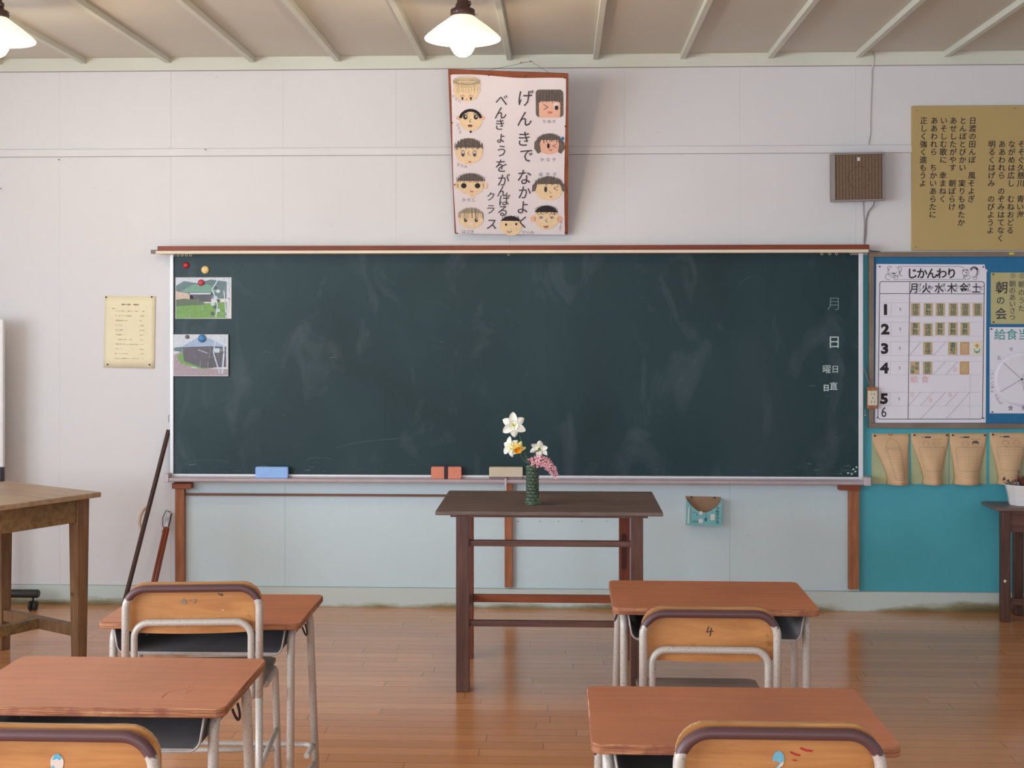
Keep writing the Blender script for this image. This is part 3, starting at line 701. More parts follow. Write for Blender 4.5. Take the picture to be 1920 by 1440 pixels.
# ============================================================ POSTER WITH CHILDREN'S FACES (hung, leaning forward)
p_b = onY(960, 439, W-.015)          # foot of the board on the wall
lean = 0.40; h0 = 0.83
p_t = onY(957, 133, W-.015-lean)
hgt = (p_t-p_b).length; wd = 0.605
r = thing('drawn_poster', 'hand-drawn classroom poster of children\'s faces hung above the chalkboard', 'poster', (onY(959.5, 439).x, W-.065, p_b.z))
ang = math.atan2(lean, p_t.z-p_b.z)
r.rotation_euler = (ang, 0, 0)
wd = 211*(p_b.y/F)
MB().prism([(-wd/2, 0), (wd/2, -.007), (wd/2, hgt-.026), (-wd/2, hgt)], -.002, .010, 'y').build('backing_board', M_FRAMEW, r, bevel=.0015)
def pfn(px, py):
    # photo pixel on the poster -> local x, z (projective in the vertical)
    t = (py-128-(px-843)*.035*(1-(py-128)/312))/(439-128)
    d0, d1 = p_t.y, p_b.y; v = t*d0/((1-t)*d1+t*d0)
    l = 843+(853-843)*t; rr_ = 1070+(1066-1070)*t
    u = (px-l)/(rr_-l)
    return ((u-.5)*wd, hgt*(1-v)-u*(.007+.019*(1-v)))
a, b = pfn(856, 437), pfn(1064, 140)
MB().grid(lambda u, v: (a[0]+(b[0]-a[0])*u-.004*sin(v*5), -.0045-.0012*sin(u*14)*(v > .3), a[1]-.008+(b[1]-a[1]+.008)*v+.004*sin(u*8)*(v > .9)+(.5-u)*(.007+.019*v)), 24, 12).build('paper', M_PAPER, r)
ik = Ink(pfn, .0026, .0068)
for c, x, y, s in [('げ', 988, 181, 34), ('ん', 987, 220, 33), ('き', 985, 258, 32), ('で', 989, 289, 30), ('な', 985, 330, 32), ('か', 985, 359, 28), ('よ', 982, 387, 28), ('く', 982, 415, 26),
                   ('べ', 944, 185, 27), ('ん', 942, 209, 27), ('き', 940, 231, 24), ('ょ', 942, 255, 25), ('う', 943, 281, 25), ('を', 942, 309, 28), ('が', 946, 336, 26), ('ん', 944, 357, 24), ('ば', 947, 374, 24), ('る', 944, 394, 24),
                   ('ク', 922, 367, 19), ('ラ', 921, 391, 20), ('ス', 923, 419, 24)]:
    ik.ch(c, x, y, s*.98, M_INK2, 2, .004, .92, .10)
    if c in 'くるス': ik.build('lettering_column', r); ik = Ink(pfn, .0026, .0068)
ik = Ink(pfn, .0026, .0068)
def nm(t, x, y, s=7, dx=7.5, dy=0, rot=0):
    for i, c in enumerate(t): ik.ch(c, x+dx*i, y+dy*i, s, M_PENCIL, 1, 0, 1, 0, rot)
nm('ちあき', 1024, 225, 8, 9); nm('かな子', 1019, 297, 8, 11); nm('ゆき子', 1016, 325, 9, 13); nm('ひろし', 871, 374, 8, 9); nm('はづき', 870, 434, 8, 8); nm('せいみ', 983, 434, 7, 8)
nm('まなみ', 861, 307, 7, 7, 2); nm('かおり', 853, 178, 7, 6, 5); nm('ひろき', 861, 232, 7, 2, 7); nm('りょう', 1053, 416, 7, -1, 6)
ik.build('name_captions', r)
def face(cx, cy, rx, ry, skin, hair, style, rs=random.Random(5)):
    ik = Ink(pfn, .0026, .0068)
    ik.ell(cx, cy+2, rx, ry, skin, 0, 24, wob=.02)
    def scribble(x0, x1, yt, yb, n_, m, w=1.0):
        for i in range(n_):
            x = x0+(x1-x0)*i/(n_-1)+rs.uniform(-1, 1); u = (x-cx)/rx; top = yt+(abs(u)**2.5)*(yb-yt)*.5
            ik.line([(x, top), (x+rs.uniform(-2, 2), yb+rs.uniform(-2.5, 1.5))], w*.75, M_INK2 if m is M_HAIR and i % 2 else m, 3)
    def arc_cap(yb, m, k=1.06):
        n_ = 16; pts = [(cx+rx*k*cos(pi+pi*i/n_), cy+2+(ry*k)*sin(pi+pi*i/n_)) for i in range(n_+1)]
        pts = [(x, min(y, yb)) for x, y in pts]; ik.fill(pts, m, 2)
    if style == 'light':       # light fringe, eyes low
        ik.fill([(cx-rx-2, cy-ry+4), (cx-rx*.5, cy-ry-2), (cx+rx*.6, cy-ry-2), (cx+rx+2, cy-ry+5), (cx+rx, cy+2), (cx-rx+2, cy+1)], skin, 1)
        for i in range(9): ik.arc(cx, cy-ry+6+rs.uniform(-3, 4), rx+rs.uniform(-3, 2), 5+rs.uniform(-2, 3), 0, 360, .6, M_HAIRL, 3, 14)
        scribble(cx-rx, cx+rx, cy-ry+5, cy+6, 16, M_HAIRL, .8)
        for s in (-1, 1): ik.ell(cx+s*8, cy+ry-4, 2, 3.4, M_INK2, 4, 10); ik.arc(cx+s*8, cy+ry-6, 4, 4, 200, 340, .7, M_INK2, 4)
        ik.ell(cx, cy+ry-2, 1.6, 1.2, M_LIP, 4, 8)
    elif style == 'curly':
        for s in (-1, 1): ik.ell(cx+s*(rx+2), cy-3, 4.5, 4, M_SKIN2, 0, 10)
        for i in range(15):
            w = pi+pi*(.12+.76*i/14); ik.ell(cx+rx*.95*cos(w), cy+ry*.98*sin(w)+2, 3.2, 3.0, M_INK, 3, 8)
        for s in (-1, 1): ik.ell(cx+s*10, cy-5, 4.2, 5, M_INK, 4, 12); ik.ell(cx+s*10+1, cy-6, 1.4, 2, M_PAPER, 5, 8); ik.arc(cx+s*10, cy-7, 5, 6, 200, 340, .9, M_INK2, 5)
        ik.line([(cx, cy-1), (cx-2, cy+4), (cx+1, cy+5)], .9, M_INK2, 4); ik.ell(cx-1, cy+12, 4.5, 2.6, M_INK2, 4, 12); ik.ell(cx-1, cy+13, 3, 1, M_LIP, 5, 8); ik.fill([(cx-2, cy+ry+1), (cx+2, cy+ry+1), (cx+2, cy+ry+5), (cx-2, cy+ry+5)], M_INK, 3)
    elif style == 'ovals':
        arc_cap(cy-6, hair); scribble(cx-rx, cx+rx, cy-ry, cy-3, 22, M_HAIR, 1.4)
        for s in (-1, 1): ik.ell(cx+s*11, cy+5, 3.6, 6, M_INK2, 4, 14); ik.ell(cx+s*11, cy+5, 2.4, 4.8, M_PAPER, 5, 12); ik.ell(cx+s*11, cy+7, 2, 2.8, M_INK2, 6, 10)
        ik.line([(cx+1, cy+1), (cx-2, cy+5), (cx+2, cy+9)], .8, M_INK2, 4); ik.ell(cx+2, cy+ry-3, 3, 1.6, M_LIP, 4, 8)
    elif style == 'round':
        for s in (-1, 1): ik.ell(cx+s*(rx+1), cy+4, 5, 6, skin, 0, 10)
        ik.ell(cx+3, cy+ry+5, 5, 4, skin, 0, 8)
        arc_cap(cy-5, hair); scribble(cx-rx, cx+rx, cy-ry, cy-3, 20, M_HAIR, 1.3)
        for s in (-1, 1): ik.ell(cx+s*13, cy+4, 5.2, 5, M_INK, 4, 14)
        ik.ell(cx+2, cy+15, 3.6, 1.8, M_LIP, 4, 10)
    elif style == 'fringe':
        arc_cap(cy-8, M_HAIRL); scribble(cx-rx, cx+rx, cy-ry, cy+2, 22, M_HAIR, .7)
        for s in (-1, 1): ik.ell(cx+s*10, cy+5, 3.2, 4, M_INK2, 4, 12); ik.ell(cx+s*10+1, cy+3.5, 1.2, 1.5, M_PAPER, 5, 8)
        ik.ell(cx, cy+12, 4, 2, M_PAPER, 4, 10)
    elif style == 'bob':
        ik.fill([(p[0], p[1]) for p in rrect(cx-rx-2, cx+rx+2, cy-ry-2, cy+ry+2, 7)], M_HAIR, 1)
        ik.fill([(p[0], p[1]) for p in rrect(cx-rx+4, cx+rx-4, cy-4, cy+ry+3, 5)], M_SKIN2, 2); scribble(cx-rx, cx+rx, cy-ry, cy-2, 20, M_HAIR, 1.4)
        ik.line([(cx-11, cy+2), (cx-3, cy+7), (cx-11, cy+12)], 1.2, M_INK2, 4); ik.ell(cx+12, cy+5, 4.5, 7, M_PAPER, 4, 14); ik.ell(cx+13, cy+8, 3.6, 4.4, M_INK, 5, 12); ik.ell(cx+1, cy+17, 5, 2.4, M_LIP, 4, 10)
    elif style == 'pigtails':
        for s in (-1, 1): ik.fill([(cx+s*rx*.6, cy-ry+4), (cx+s*(rx+4), cy-2), (cx+s*(rx+5), cy+10), (cx+s*(rx-2), cy+ry+1), (cx+s*(rx-8), cy+ry-2), (cx+s*(rx-6), cy+2)], M_HAIR, 1)
        arc_cap(cy-6, M_HAIR); scribble(cx-rx, cx+rx, cy-ry, cy-1, 18, M_HAIR, 1)
        ik.ell(cx+rx+1, cy-9, 3, 3.5, M_BLUE, 5, 8)
        ik.ell(cx-2, cy+5, 2.6, 5, M_INK, 4, 12); ik.line([(cx+13, cy+2), (cx+6, cy+5), (cx+13, cy+9)], 1, M_INK2, 4); ik.ell(cx+2, cy+13, 4, 1.8, M_LIP, 4, 8); ik.ell(cx-11, cy+9, 3, 2, M_SKIN2, 4, 8)
    elif style == 'wink':
        for s in (-1, 1): ik.fill([(cx+s*rx*.7, cy-ry+4), (cx+s*(rx+5), cy-4), (cx+s*(rx+6), cy+8), (cx+s*(rx-1), cy+6)], M_HAIR, 1)
        arc_cap(cy-7, hair); scribble(cx-rx, cx+rx, cy-ry, cy-5, 20, M_HAIR, 1.1)
        ik.ell(cx-6, cy+3, 3, 5.5, M_INK2, 4, 12); ik.line([(cx+18, cy-3), (cx+9, cy+1), (cx+17, cy+5)], 1, M_INK2, 4); ik.line([(cx+1, cy+7), (cx+4, cy+10)], .8, M_INK2, 4); ik.ell(cx+4, cy+17, 2.6, 1.6, M_LIP, 4, 8)
    elif style == 'boy':
        for s in (-1, 1): ik.ell(cx+s*(rx+2), cy+4, 5, 6, M_SKIN2, 0, 10)
        arc_cap(cy-9, M_INK); scribble(cx-rx*.9, cx+rx*.9, cy-ry, cy-6, 20, M_INK, 1)
        for s in (-1, 1): ik.ell(cx+s*10, cy+1, 3.4, 2.4, M_INK2, 4, 12); ik.ell(cx+s*10, cy+1, 2.4, 1.6, M_PAPER, 5, 10); ik.ell(cx+s*10, cy+1, 1.2, 1.4, M_INK2, 6, 8); ik.arc(cx+s*10, cy-1, 6, 5, 210, 330, .8, M_INK2, 4)
        ik.line([(cx+1, cy+4), (cx-2, cy+8), (cx+2, cy+10)], .8, M_INK2, 4); ik.fill([(cx-6, cy+18), (cx+4, cy+17), (cx+2, cy+21), (cx-4, cy+21)], M_LIP, 4); ik.line([(cx-6, cy+18), (cx+4, cy+17)], .9, M_INK2, 5)
    else:
        arc_cap(cy-8, M_INK); scribble(cx-rx*.8, cx+rx*.7, cy-ry, cy-8, 14, M_INK, 1)
        ik.ell(cx-9, cy-1, 2, 2.4, M_INK, 4, 10); ik.ell(cx+10, cy-2, 2, 2.4, M_INK, 4, 10); ik.arc(cx-3, cy+10, 4, 3.5, 10, 170, .9, M_INK2, 4)
    return ik
FACES = [(878, 165, 24, 21, M_SKIN, M_HAIRL, 'light', 'child\'s face drawing with light straw-like hair'), (885, 222, 21, 20, M_SKIN, M_INK, 'curly', 'face drawing with curly black hair and big ears'),
         (881, 281, 26, 24, M_SKIN, M_HAIR, 'ovals', 'face drawing with tall oval eyes'), (884, 343, 26, 20, M_SKIN, M_HAIR, 'round', 'face drawing with large round black eyes'),
         (884, 407, 24, 19, M_SKIN, M_HAIRL, 'fringe', 'face drawing with a thin fringe'), (1034, 191, 24, 24, M_SKIN2, M_HAIR, 'bob', 'face drawing of a winking child with square bobbed hair'),
         (1033, 266, 24, 19, M_SKIN2, M_HAIR, 'pigtails', 'face drawing with flared hair and a blue hair tie'), (1031, 350, 26, 22, M_SKIN, M_HAIR, 'wink', 'face drawing of a winking child with grey bobbed hair'),
         (1026, 405, 23, 22, M_SKIN, M_INK, 'boy', 'face drawing with short black hair and open mouth'), (959, 421, 21, 18, M_SKIN, M_INK, 'smile', 'small smiling face drawing at the bottom edge')]
for f in FACES:
    face(*f[:7]).build('face_drawing', r, label=f[7])
for (x, y) in [(849, 136), (920, 138), (988, 140), (1063, 143), (850, 228), (1063, 234), (854, 345), (857.5, 437), (1061, 434)]:
    q = pfn(x, y); pin(r, q[0], q[1], -.0066, .0038)
Mi = (Matrix.Translation(r.location) @ r.rotation_euler.to_matrix().to_4x4()).inverted()
nail_w = onY(995, 115, W-.03)
sp = [Mi @ nail_w]
qa, qb = pfn(914, 131), pfn(1037, 136)
MB().tube([(qa[0], .012, qa[1]-.003), sp[0], (qb[0], .012, qb[1]-.003)], .0009, 6).build('hanging_string', M_PIN, r)

def nail(px, py, label, L=.015, yb=W, r_=.003, m=None, name='nail'):
    p = onY(px, py, yb); mb = MB(); mb.tube([(0, 0, 0), (0, -L, 0)], r_*.5, 8); mb.tube([(0, -L, 0), (0, -L-.0015, 0)], r_, 10)
    tag(mb.build(name, m or M_PIN), label, 'nail', 'row of nails' if 'in the row' in label else None, (p.x, yb-.0002, p.z))
nail(995, 116, 'nail in the cornice from which the drawn poster hangs', .02, W-.016)
nail(977, 118, 'brass screw hook beside the nail above the drawn poster', .012, W-.016, .005, paint('brass', (190, 160, 90), .1, .4, 20, metal=.7))
nail(112, 300, 'dark nail head below the picture rail at the far left')
nail(386, 281, 'small hook in the picture rail above the left end of the chalkboard', .010, W-.009)
nail(3, 354, 'dark nail at the left edge below the picture rail')
nail(867, 461, 'little metal clip standing above the chalkboard ledge', .02)

for px_ in (971, 1012, 1047, 1091, 1137):
    nail(px_, 977, 'tiny dark nail head in the row seen under the teacher tabletop, %s from the left' % {971: 'first', 1012: 'second', 1047: 'third', 1091: 'fourth', 1137: 'fifth'}[px_], .006, W, .0022)
# ============================================================ WALL SPEAKER
p0, p1 = onY(1562, 375, W-.09), onY(1658, 284, W-.09)
r = thing('wall_speaker', 'square brown wall speaker in a grey case right of the poster', 'speaker', ((p0.x+p1.x)/2, W, (p0.z+p1.z)/2), rot=(R(4), R(-1.2), 0))
hx, hz = (p1.x-p0.x)/2, (p1.z-p0.z)/2
mb = MB(); fr = [(-hx, -hz), (hx, -hz), (hx, hz), (-hx, hz)]
mb.box(-hx, hx, -.10, -.012, -hz, -hz+.010); mb.box(-hx, hx, -.10, -.012, hz-.010, hz); mb.box(-hx, -hx+.010, -.10, -.012, -hz+.01, hz-.01); mb.box(hx-.010, hx, -.10, -.012, -hz+.01, hz-.01); mb.box(-hx, hx, -.03, -.0115, -hz, hz)
mb.build('case', M_SPKF, r, bevel=.002, weld=False)
MB().box(-hx+.0105, hx-.0105, -.094, -.088, -hz+.0105, hz-.0105).build('grille', M_GRILLE, r)
MB().tube([(.057*cos(2*pi*k/40), -.0940, -.004+.057*sin(2*pi*k/40)) for k in range(40)], .0035, 8, closed=True, M=Matrix.Diagonal((1, .15, 1, 1)) @ Matrix.Translation((0, -.094*5.66, 0))).build('cone_ring', M_GRILLED, r)
MB().box(-.008, .006, -.096, -.0942, .082, .100).build('maker_plate', M_ALU, r)

def cable(pts, rad, m, label, Y0=.008):
    P_ = [onY(x, y, W-Y0-(q[0] if q else 0)) for x, y, *q in pts]; c = P_[0].copy()
    tag(MB().tube([p-c for p in fillet(P_, .03, 3)], rad, 8).build('cable', m), label, 'cable', None, tuple(c))
cable([(1638, 96, .014), (1638, 118, .014), (1634, 130), (1634, 150), (1632, 200), (1631, 232), (1632, 245), (1627, 275), (1624, 286)], .0032, M_CABLE, 'pale cable running down from the ceiling to the wall speaker', .006)
cable([(1618, 374), (1619, 420), (1619, 463)], .0035, M_CABLE, 'pale straight cable from the wall speaker down to the chalkboard ledge', .005)
cable([(1641, 374, .03), (1638, 385, .015), (1628, 397), (1624, 412), (1623, 440), (1620, 460), (1630, 470), (1650, 472)], .003, M_CABLED, 'thin grey cable curling from the wall speaker to the notice board', .006)
cable([(1619, 690), (1625, 705), (1630, 724)], .003, M_CABLED, 'short grey cable entering the top of the power outlet', .042)

# power outlet on wooden block
c = onY(1631.5, 745, W)
r = thing('power_outlet', 'cream power outlet on a brown block beside the notice board frame', 'outlet', (c.x, W, c.z))
k = .0028
MB().box(-9*k, 9*k, -.046, -.0285, -20*k, 20*k).build('wooden_block', M_POST, r, bevel=.001)
MB().box(-8.5*k, 8.5*k, -.060, -.0465, -14*k, 13.5*k).build('cover', M_OUT, r, bevel=.003)
mb = MB()
for zz in (7.5*k, -7*k):
    for xx in (-2.6*k, 2.6*k): mb.box(xx-.0011, xx+.0011, -.0606, -.0601, zz-.005, zz+.005)
mb.box(-.0025, .0025, -.0606, -.0601, -.0022, .0028); mb.build('socket_slots', M_INK, r)
c = onY(1621, 773, W)
mb = MB(); mb.box(-.004, -.001, -.012, -.0005, -.018, .016); mb.box(-.001, .006, -.012, -.009, -.018, -.013); tag(mb.build('wall_hook', M_MET), 'small metal hook on the strip right of the chalkboard', 'hook', None, (c.x, W, c.z))
c = onY(317.5, 784, W)
mb = MB(); mb.tube([(0, 0, .018), (0, -.012, .016), (0, -.012, -.016), (.004, -.010, -.020)], .0012, 6); tag(mb.build('wall_hook', M_PIN), 'tiny wire hook on the wall left of the chalkboard', 'hook', None, (c.x, W-.0005, c.z))

# ============================================================ SONG BOARD
r, fn, k = flat('song_board', 'tan board with brushed lines of Japanese verse, high on the right wall area', 'sign', 1708, 2080, 197, 470, W, .0)
a, b = fn(1708, 470), fn(2080, 197)
MB().box(a[0], b[0], -.016, -.0005, a[1], b[1]).build('panel', M_TANB, r, bevel=.002)
ik = Ink(fn, k, .0168)
for t, x, y in [('日渡の田んぼ　風そよぎ', 1822, 227), ('とんぼとびかい　実りもゆたか', 1804, 227), ('あせしたがやす　朝ぼらけ', 1786, 227), ('いそしむ歌に　幸まねく', 1768, 227), ('ああわれら　ちかいあらたに', 1750, 227),
                ('正しく強く進もうよ', 1730.5, 227), ('明るくはげみ　のびようよ', 1858, 271), ('ああわれら　のぞみはてなく', 1877, 271), ('ながめは広し　むねおどる', 1895, 271), ('そそぐ久慈川　青い海', 1913, 271)]:
    ik = Ink(fn, k, .0168); ik.col(t, x, y, 14.65, 14.2, M_INK, 1, .010, -.018, .3, .06); ik.build('verse_column', r)
for x, y in [(1718, 208), (1715, 464), (1900, 204)]:
    q = fn(x, y); pin(r, q[0], q[1], -.0165, .002)

# ============================================================ NOTICE BOARD
XE = 2090
r, fn, k = flat('notice_board', 'blue notice board in a grey-brown frame on the teal wall', 'notice board', 1627, XE, 472, 802, W, 0)
a, b = fn(1627, 802), fn(XE, 472); fw = .026
MB().box(a[0]+fw*.8, b[0]-fw*.8, -.014, -.0005, a[1]+fw*.8, b[1]-fw*.8).build('felt_panel', M_BLUE, r)
for (x0, x1, z0, z1) in ((a[0], b[0], b[1]-fw, b[1]), (a[0], b[0], a[1], a[1]+fw), (a[0], a[0]+fw, a[1]+fw, b[1]-fw), (b[0]-fw, b[0], a[1]+fw, b[1]-fw)):
    MB().box(x0, x1, -.028, -.0005, z0, z1).build('frame_rail', M_PBF, r, bevel=.002)
q = fn(1893, 476); MB().box(q[0]-.012, q[0]+.012, -.0290, -.0283, q[1]-.005, q[1]+.005).build('yellow_sticker', paint('yellow_tape', (214, 204, 60), .05, .5), r)
YN = W-.0145
# timetable
r, fn, k = flat('timetable_poster', 'white class timetable with bear and squirrel drawings, on the blue notice board', 'poster', 1641, 1848, 495, 794, YN, 0)
a = [fn(*p) for p in ((1640, 792.5), (1848, 792.5), (1849.5, 510), (1852, 507), (1847.5, 504), (1846, 496), (1643, 495))]
MB().prism(a, -.0016, -.0004, 'y').build('paper', M_PAPER2, r)
ik = Ink(fn, k, .0022)
TX = lambda x, y: (1600+x/4, 460+y/4)
def tl(pts, w, m=M_INK, L=1, closed=False): ik.line([TX(*p) for p in pts], w, m, L, closed)
def sk(x, y): return (x-(y-272)*.0135, y)      # the print is slightly skewed
tl([sk(*p) for p in rrect(197, 981, 272, 1303, 18)], 1.1, closed=True)
tl([sk(423, 272), sk(423, 1303)], 1.0); tl([sk(197, 362), sk(981, 364)], 1.0)
for y in (430, 535, 577, 681, 722, 826, 870, 971, 1102, 1204): tl([sk(197, y), sk(972, y)], .35, M_GREYL)
for y0, y1 in ((430, 535), (577, 681), (722, 826), (870, 971), (1102, 1204)):
    tl([sk(286, y0), sk(286, y1)], .35, M_GREYL)
tl([sk(885, 971), sk(885, 1303)], .35, M_GREYL)
for pts in ([(505, 725), (420, 826)], [(692, 725), (600, 826)], [(690, 872), (598, 970)], [(783, 872), (692, 970)], [(503, 1102), (412, 1202)], [(597, 1102), (503, 1202)], [(690, 1102), (597, 1202)], [(783, 1102), (690, 1202)], [(872, 1102), (783, 1202)], [(595, 1206), (500, 1304)], [(783, 1206), (690, 1304)]):
    tl(pts, .5, M_PENCIL)
for i, c in enumerate('じかんわり'): ik.ch(c, 1600+(440+74*i)/4, 460+210/4, 21, M_INK, 2, .022)
for c, x, f_ in [('月', 455, 'げつ'), ('火', 545, 'か'), ('水', 640, 'すい'), ('木', 735, 'もく'), ('金', 827, 'きん'), ('土', 920, 'ど')]:
    ik.ch(c, *TX(x, 320), 20, M_INK, 2, .014, .84)
    for j, g in enumerate(f_): ik.ch(g, *TX(x+38, (300+34*j) if len(f_) > 1 else 318), 8.6, M_INK, 2, .004)
for c, x, y, bo in [('1', 240, 482, .05), ('2', 238, 628, .05), ('3', 234, 774, .05), ('4', 231, 920, .05), ('5', 230, 1150, .05), ('6', 228, 1250, 0)]:
    ik.ch(c, *TX(x, y), 26 if bo else 27, M_INK, 2, bo, 1.15 if bo else .85)
for y, x in ((480, 350), (627, 350), (772, 347), (919, 345), (1150, 342)):
    cx_, cy_ = TX(x, y); ik.line([(cx_+.8, cy_-2.6), (cx_-.8, cy_-1.2), (cx_+.9, cy_+.6), (cx_-.5, cy_+2.8)], .8, M_INK, 2)
for c, x, y in [('給', 455, 1003), ('食', 537, 1003)]: ik.ch(c, *TX(x, y), 15, M_PINKK, 2)
for x, y in ((762, 930), (440, 1120), (578, 1160), (722, 1120)): ik.ch('音', *TX(x, y), 9, M_PINKK, 2, -.01)
ik.build('printed_grid', r)
ik = Ink(fn, k, .0022)   # animal line drawings and banner
tl([(330, 158), (400, 157), (800, 158), (830, 170)], .55); tl([(345, 256), (640, 256), (820, 255), (835, 245)], .55)
def te(x, y, rx, ry, m=M_INK, w=.6, a0=0, a1=360, L=1): ik.arc(1600+x/4, 460+y/4, rx/4, ry/4, a0, a1, w, m, L, 16)
te(302, 200, 44, 40, a0=-60, a1=240); te(272, 172, 17, 17, a0=90, a1=330); te(345, 182, 17, 17, a0=-120, a1=120); te(302, 217, 15, 10); te(302, 211, 4, 3, w=1.2)
te(262, 235, 22, 22, a0=60, a1=320); te(318, 243, 16, 16, a0=0, a1=360); te(280, 205, 5, 2, a0=180, a1=360); te(322, 205, 5, 2, a0=180, a1=360); tl([(348, 200), (352, 228), (370, 232)], .9, M_PENCIL)
te(840, 205, 24, 22); te(826, 187, 7, 7); te(850, 185, 7, 7); te(846, 205, 3, 3, w=1); te(905, 200, 36, 40, a0=-160, a1=120); te(905, 200, 24, 30, a0=-160, a1=60, w=1.4); te(903, 198, 30, 36, a0=-150, a1=-20, w=1.4)
te(850, 240, 26, 16); te(912, 246, 14, 12); te(838, 232, 10, 7)
ik.build('animal_drawings', r)
CX_ = [462, 558, 648, 745, 835, 927]
CARDS = [[('国語', 0), ('算数', 0), ('国語', 0), ('国語', 0), ('国語', 0), ('国語', 0)], [('算数', 0), ('国語', 1), ('算数', 0), ('算数', 0), ('算数', 0), None],
         [None, ('道徳', 0), None, ('書写', 0), ('', 2), ('~', 3)], [('学活', 4), ('国語', 0), None, None, ('', 2), None]]
for j, row in enumerate(CARDS):
    for i, cd in enumerate(row):
        if not cd: continue
        x, y = sk(CX_[i]+6, [482, 627, 773, 920][j]); px_, py_ = TX(x, y+(6 if cd[1] == 1 else 0)); q = fn(px_, py_)
        hw_, hh_ = 8.6*k, 12*k
        nm_ = {'': 'faded blank orange subject card', '~': 'cream card with a blue tulip print'}.get(cd[0], None)
        mb = MB(); mb.box(q[0]-hw_, q[0]+hw_, -.0028, -.0017, q[1]-hh_, q[1]+hh_)
        card = mb.build('subject_card', M_CARDO if cd[1] == 2 else (M_YEL if cd[1] == 3 else M_CARD), r, label=nm_)
        ik = Ink(fn, k, .0031)
        if cd[1] in (0, 1):
            ik.ch(cd[0][0], px_, py_-5.6, 11.5, M_GREENK, 0, .012); ik.ch(cd[0][1], px_, py_+5.6, 11.5, M_GREENK, 0, .012)
        elif cd[1] == 4:
            for c, dx, dy in (('学', 4, -7.5), ('級', 4, 0), ('活', -4, -1), ('動', -4, 7)): ik.ch(c, px_+dx, py_+dy, 7.6, M_GREENK, 0, .008)
        elif cd[1] == 3:
            ik.ell(px_, py_-5, 3.5, 4, M_CARDO, 0, 12); ik.ell(px_, py_+5, 4.8, 4, M_BLUEK, 1, 12, 0, 180); ik.line([(px_-4.5, py_+5), (px_-5, py_+.5)], 1.4, M_BLUEK, 1); ik.line([(px_+4.5, py_+5), (px_+5, py_+.5)], 1.4, M_BLUEK, 1)
        else: ik.fill([(px_-6, py_-9), (px_+6, py_-9), (px_+6, py_+9), (px_-6, py_+9)], M_CARD, 0)
        ik.build('card_print', card)
for (x, y) in ((1843, 500.5), (1645, 783), (1843.5, 784), (1649, 500)):
    q = fn(x, y); pin(r, q[0], q[1], -.0018, .004)

# morning meeting sheet
r, fn, k = flat('morning_meeting_sheet', 'khaki handwritten morning meeting sheet at the right edge of the notice board', 'notice', 1857, 1975, 510, 608, YN, 0)
a, b = fn(1857.5, 607.5), fn(1975, 511)
MB().box(a[0], b[0], -.0014, -.0004, a[1], b[1]).build('sheet', M_YEL2, r)
ik = Ink(fn, k, .0018)
ik.ch('朝', 1878, 539, 24, M_INK2, 1, .012, 1, .05); ik.ch('の', 1876, 563, 17, M_INK2, 1, .012); ik.ch('会', 1877, 588, 23, M_INK2, 1, .012)
ik.ch('①', 1899, 517, 11, M_INK2, 1); ik.col('朝のあいさつ', 1898, 532, 12.6, 13, M_INK2, 1, .003); ik.ch('②', 1916, 517, 11, M_INK2, 1); ik.col('朝のうた', 1915, 533, 15, 13, M_INK2, 1, .003)
ik.build('handwriting', r)
for (x, y) in ((1862, 514.5), (1862.5, 604)):
    q = fn(x, y); pin(r, q[0], q[1], -.0015, .0042)
# lunch duty chart
r, fn, k = flat('lunch_duty_chart', 'white lunch duty sheet with a paper wheel below the morning meeting sheet', 'chart', 1855, 1975, 613, 775, YN, 0)
a, b = fn(1855.5, 775), fn(1975, 613.5)
MB().box(a[0], b[0], -.0014, -.0004, a[1], b[1]).build('sheet', M_PAPER2, r)
ik = Ink(fn, k, .0018)
for c, x in (('給', 1874.5), ('食', 1897), ('当', 1919)): ik.ch(c, x, 627, 22, M_TEALK, 1, .006)
ik.ch('牛', 1896, 655, 8, M_PENCIL, 1); ik.col('パン', 1859, 701, 7.5, 6.5, M_INK2, 1); ik.col('ごはん', 1860, 718, 7.5, 6.5, M_INK2, 1); ik.ch('瓦', 1873, 671, 8, M_PENCIL, 1)
for i, c in enumerate('うどん'): ik.ch(c, 1867+4*i, 742+6*i, 7, M_INK2, 1)
ik.ch('食', 1894.5, 765, 10, M_INK2, 1); ik.ch('食', 1919, 765, 9, M_INK2, 1); ik.line([(1855.5, 693), (1864, 696)], .4, M_PENCIL, 1); ik.line([(1877, 759), (1882, 752)], .4, M_PENCIL, 1)
ik.build('handwriting', r)
c = fn(1914.5, 711); RR = 50*k
def dsk(u, v):
    w = 2*pi*u; rr_ = RR*v; x, z = rr_*cos(w), rr_*sin(w); lift = max(0, (z/RR-.1))**1.5*max(0, 1-abs(x/RR))*.02*v
    return (c[0]+x, -.004-.003*v*v-lift, c[1]+z)
wh = MB().grid(dsk, 48, 8).build('paper_wheel', M_PAPER2, r, solid=.0005)
ik = Ink(fn, k, .0100)
for w in (222, 150, 78, 6, 294): ik.line([(1914.5, 711), (1914.5+47*cos(R(w)), 711+47*sin(R(w)))], .5, M_INK2, 1)
ik.ell(1914.5, 711, 1.8, 1.8, M_INK, 2, 10)
for i, (x, y) in enumerate([(1913, 703), (1908, 713), (1911, 718), (1918, 717)]): ik.ch('1234'[i], x, y, 4, M_PENCIL, 2)
ik.build('wheel_sectors', r)
for (x, y) in ((1858.5, 617), (1860, 772.5)):
    q = fn(x, y); pin(r, q[0], q[1], -.0015, .0042)

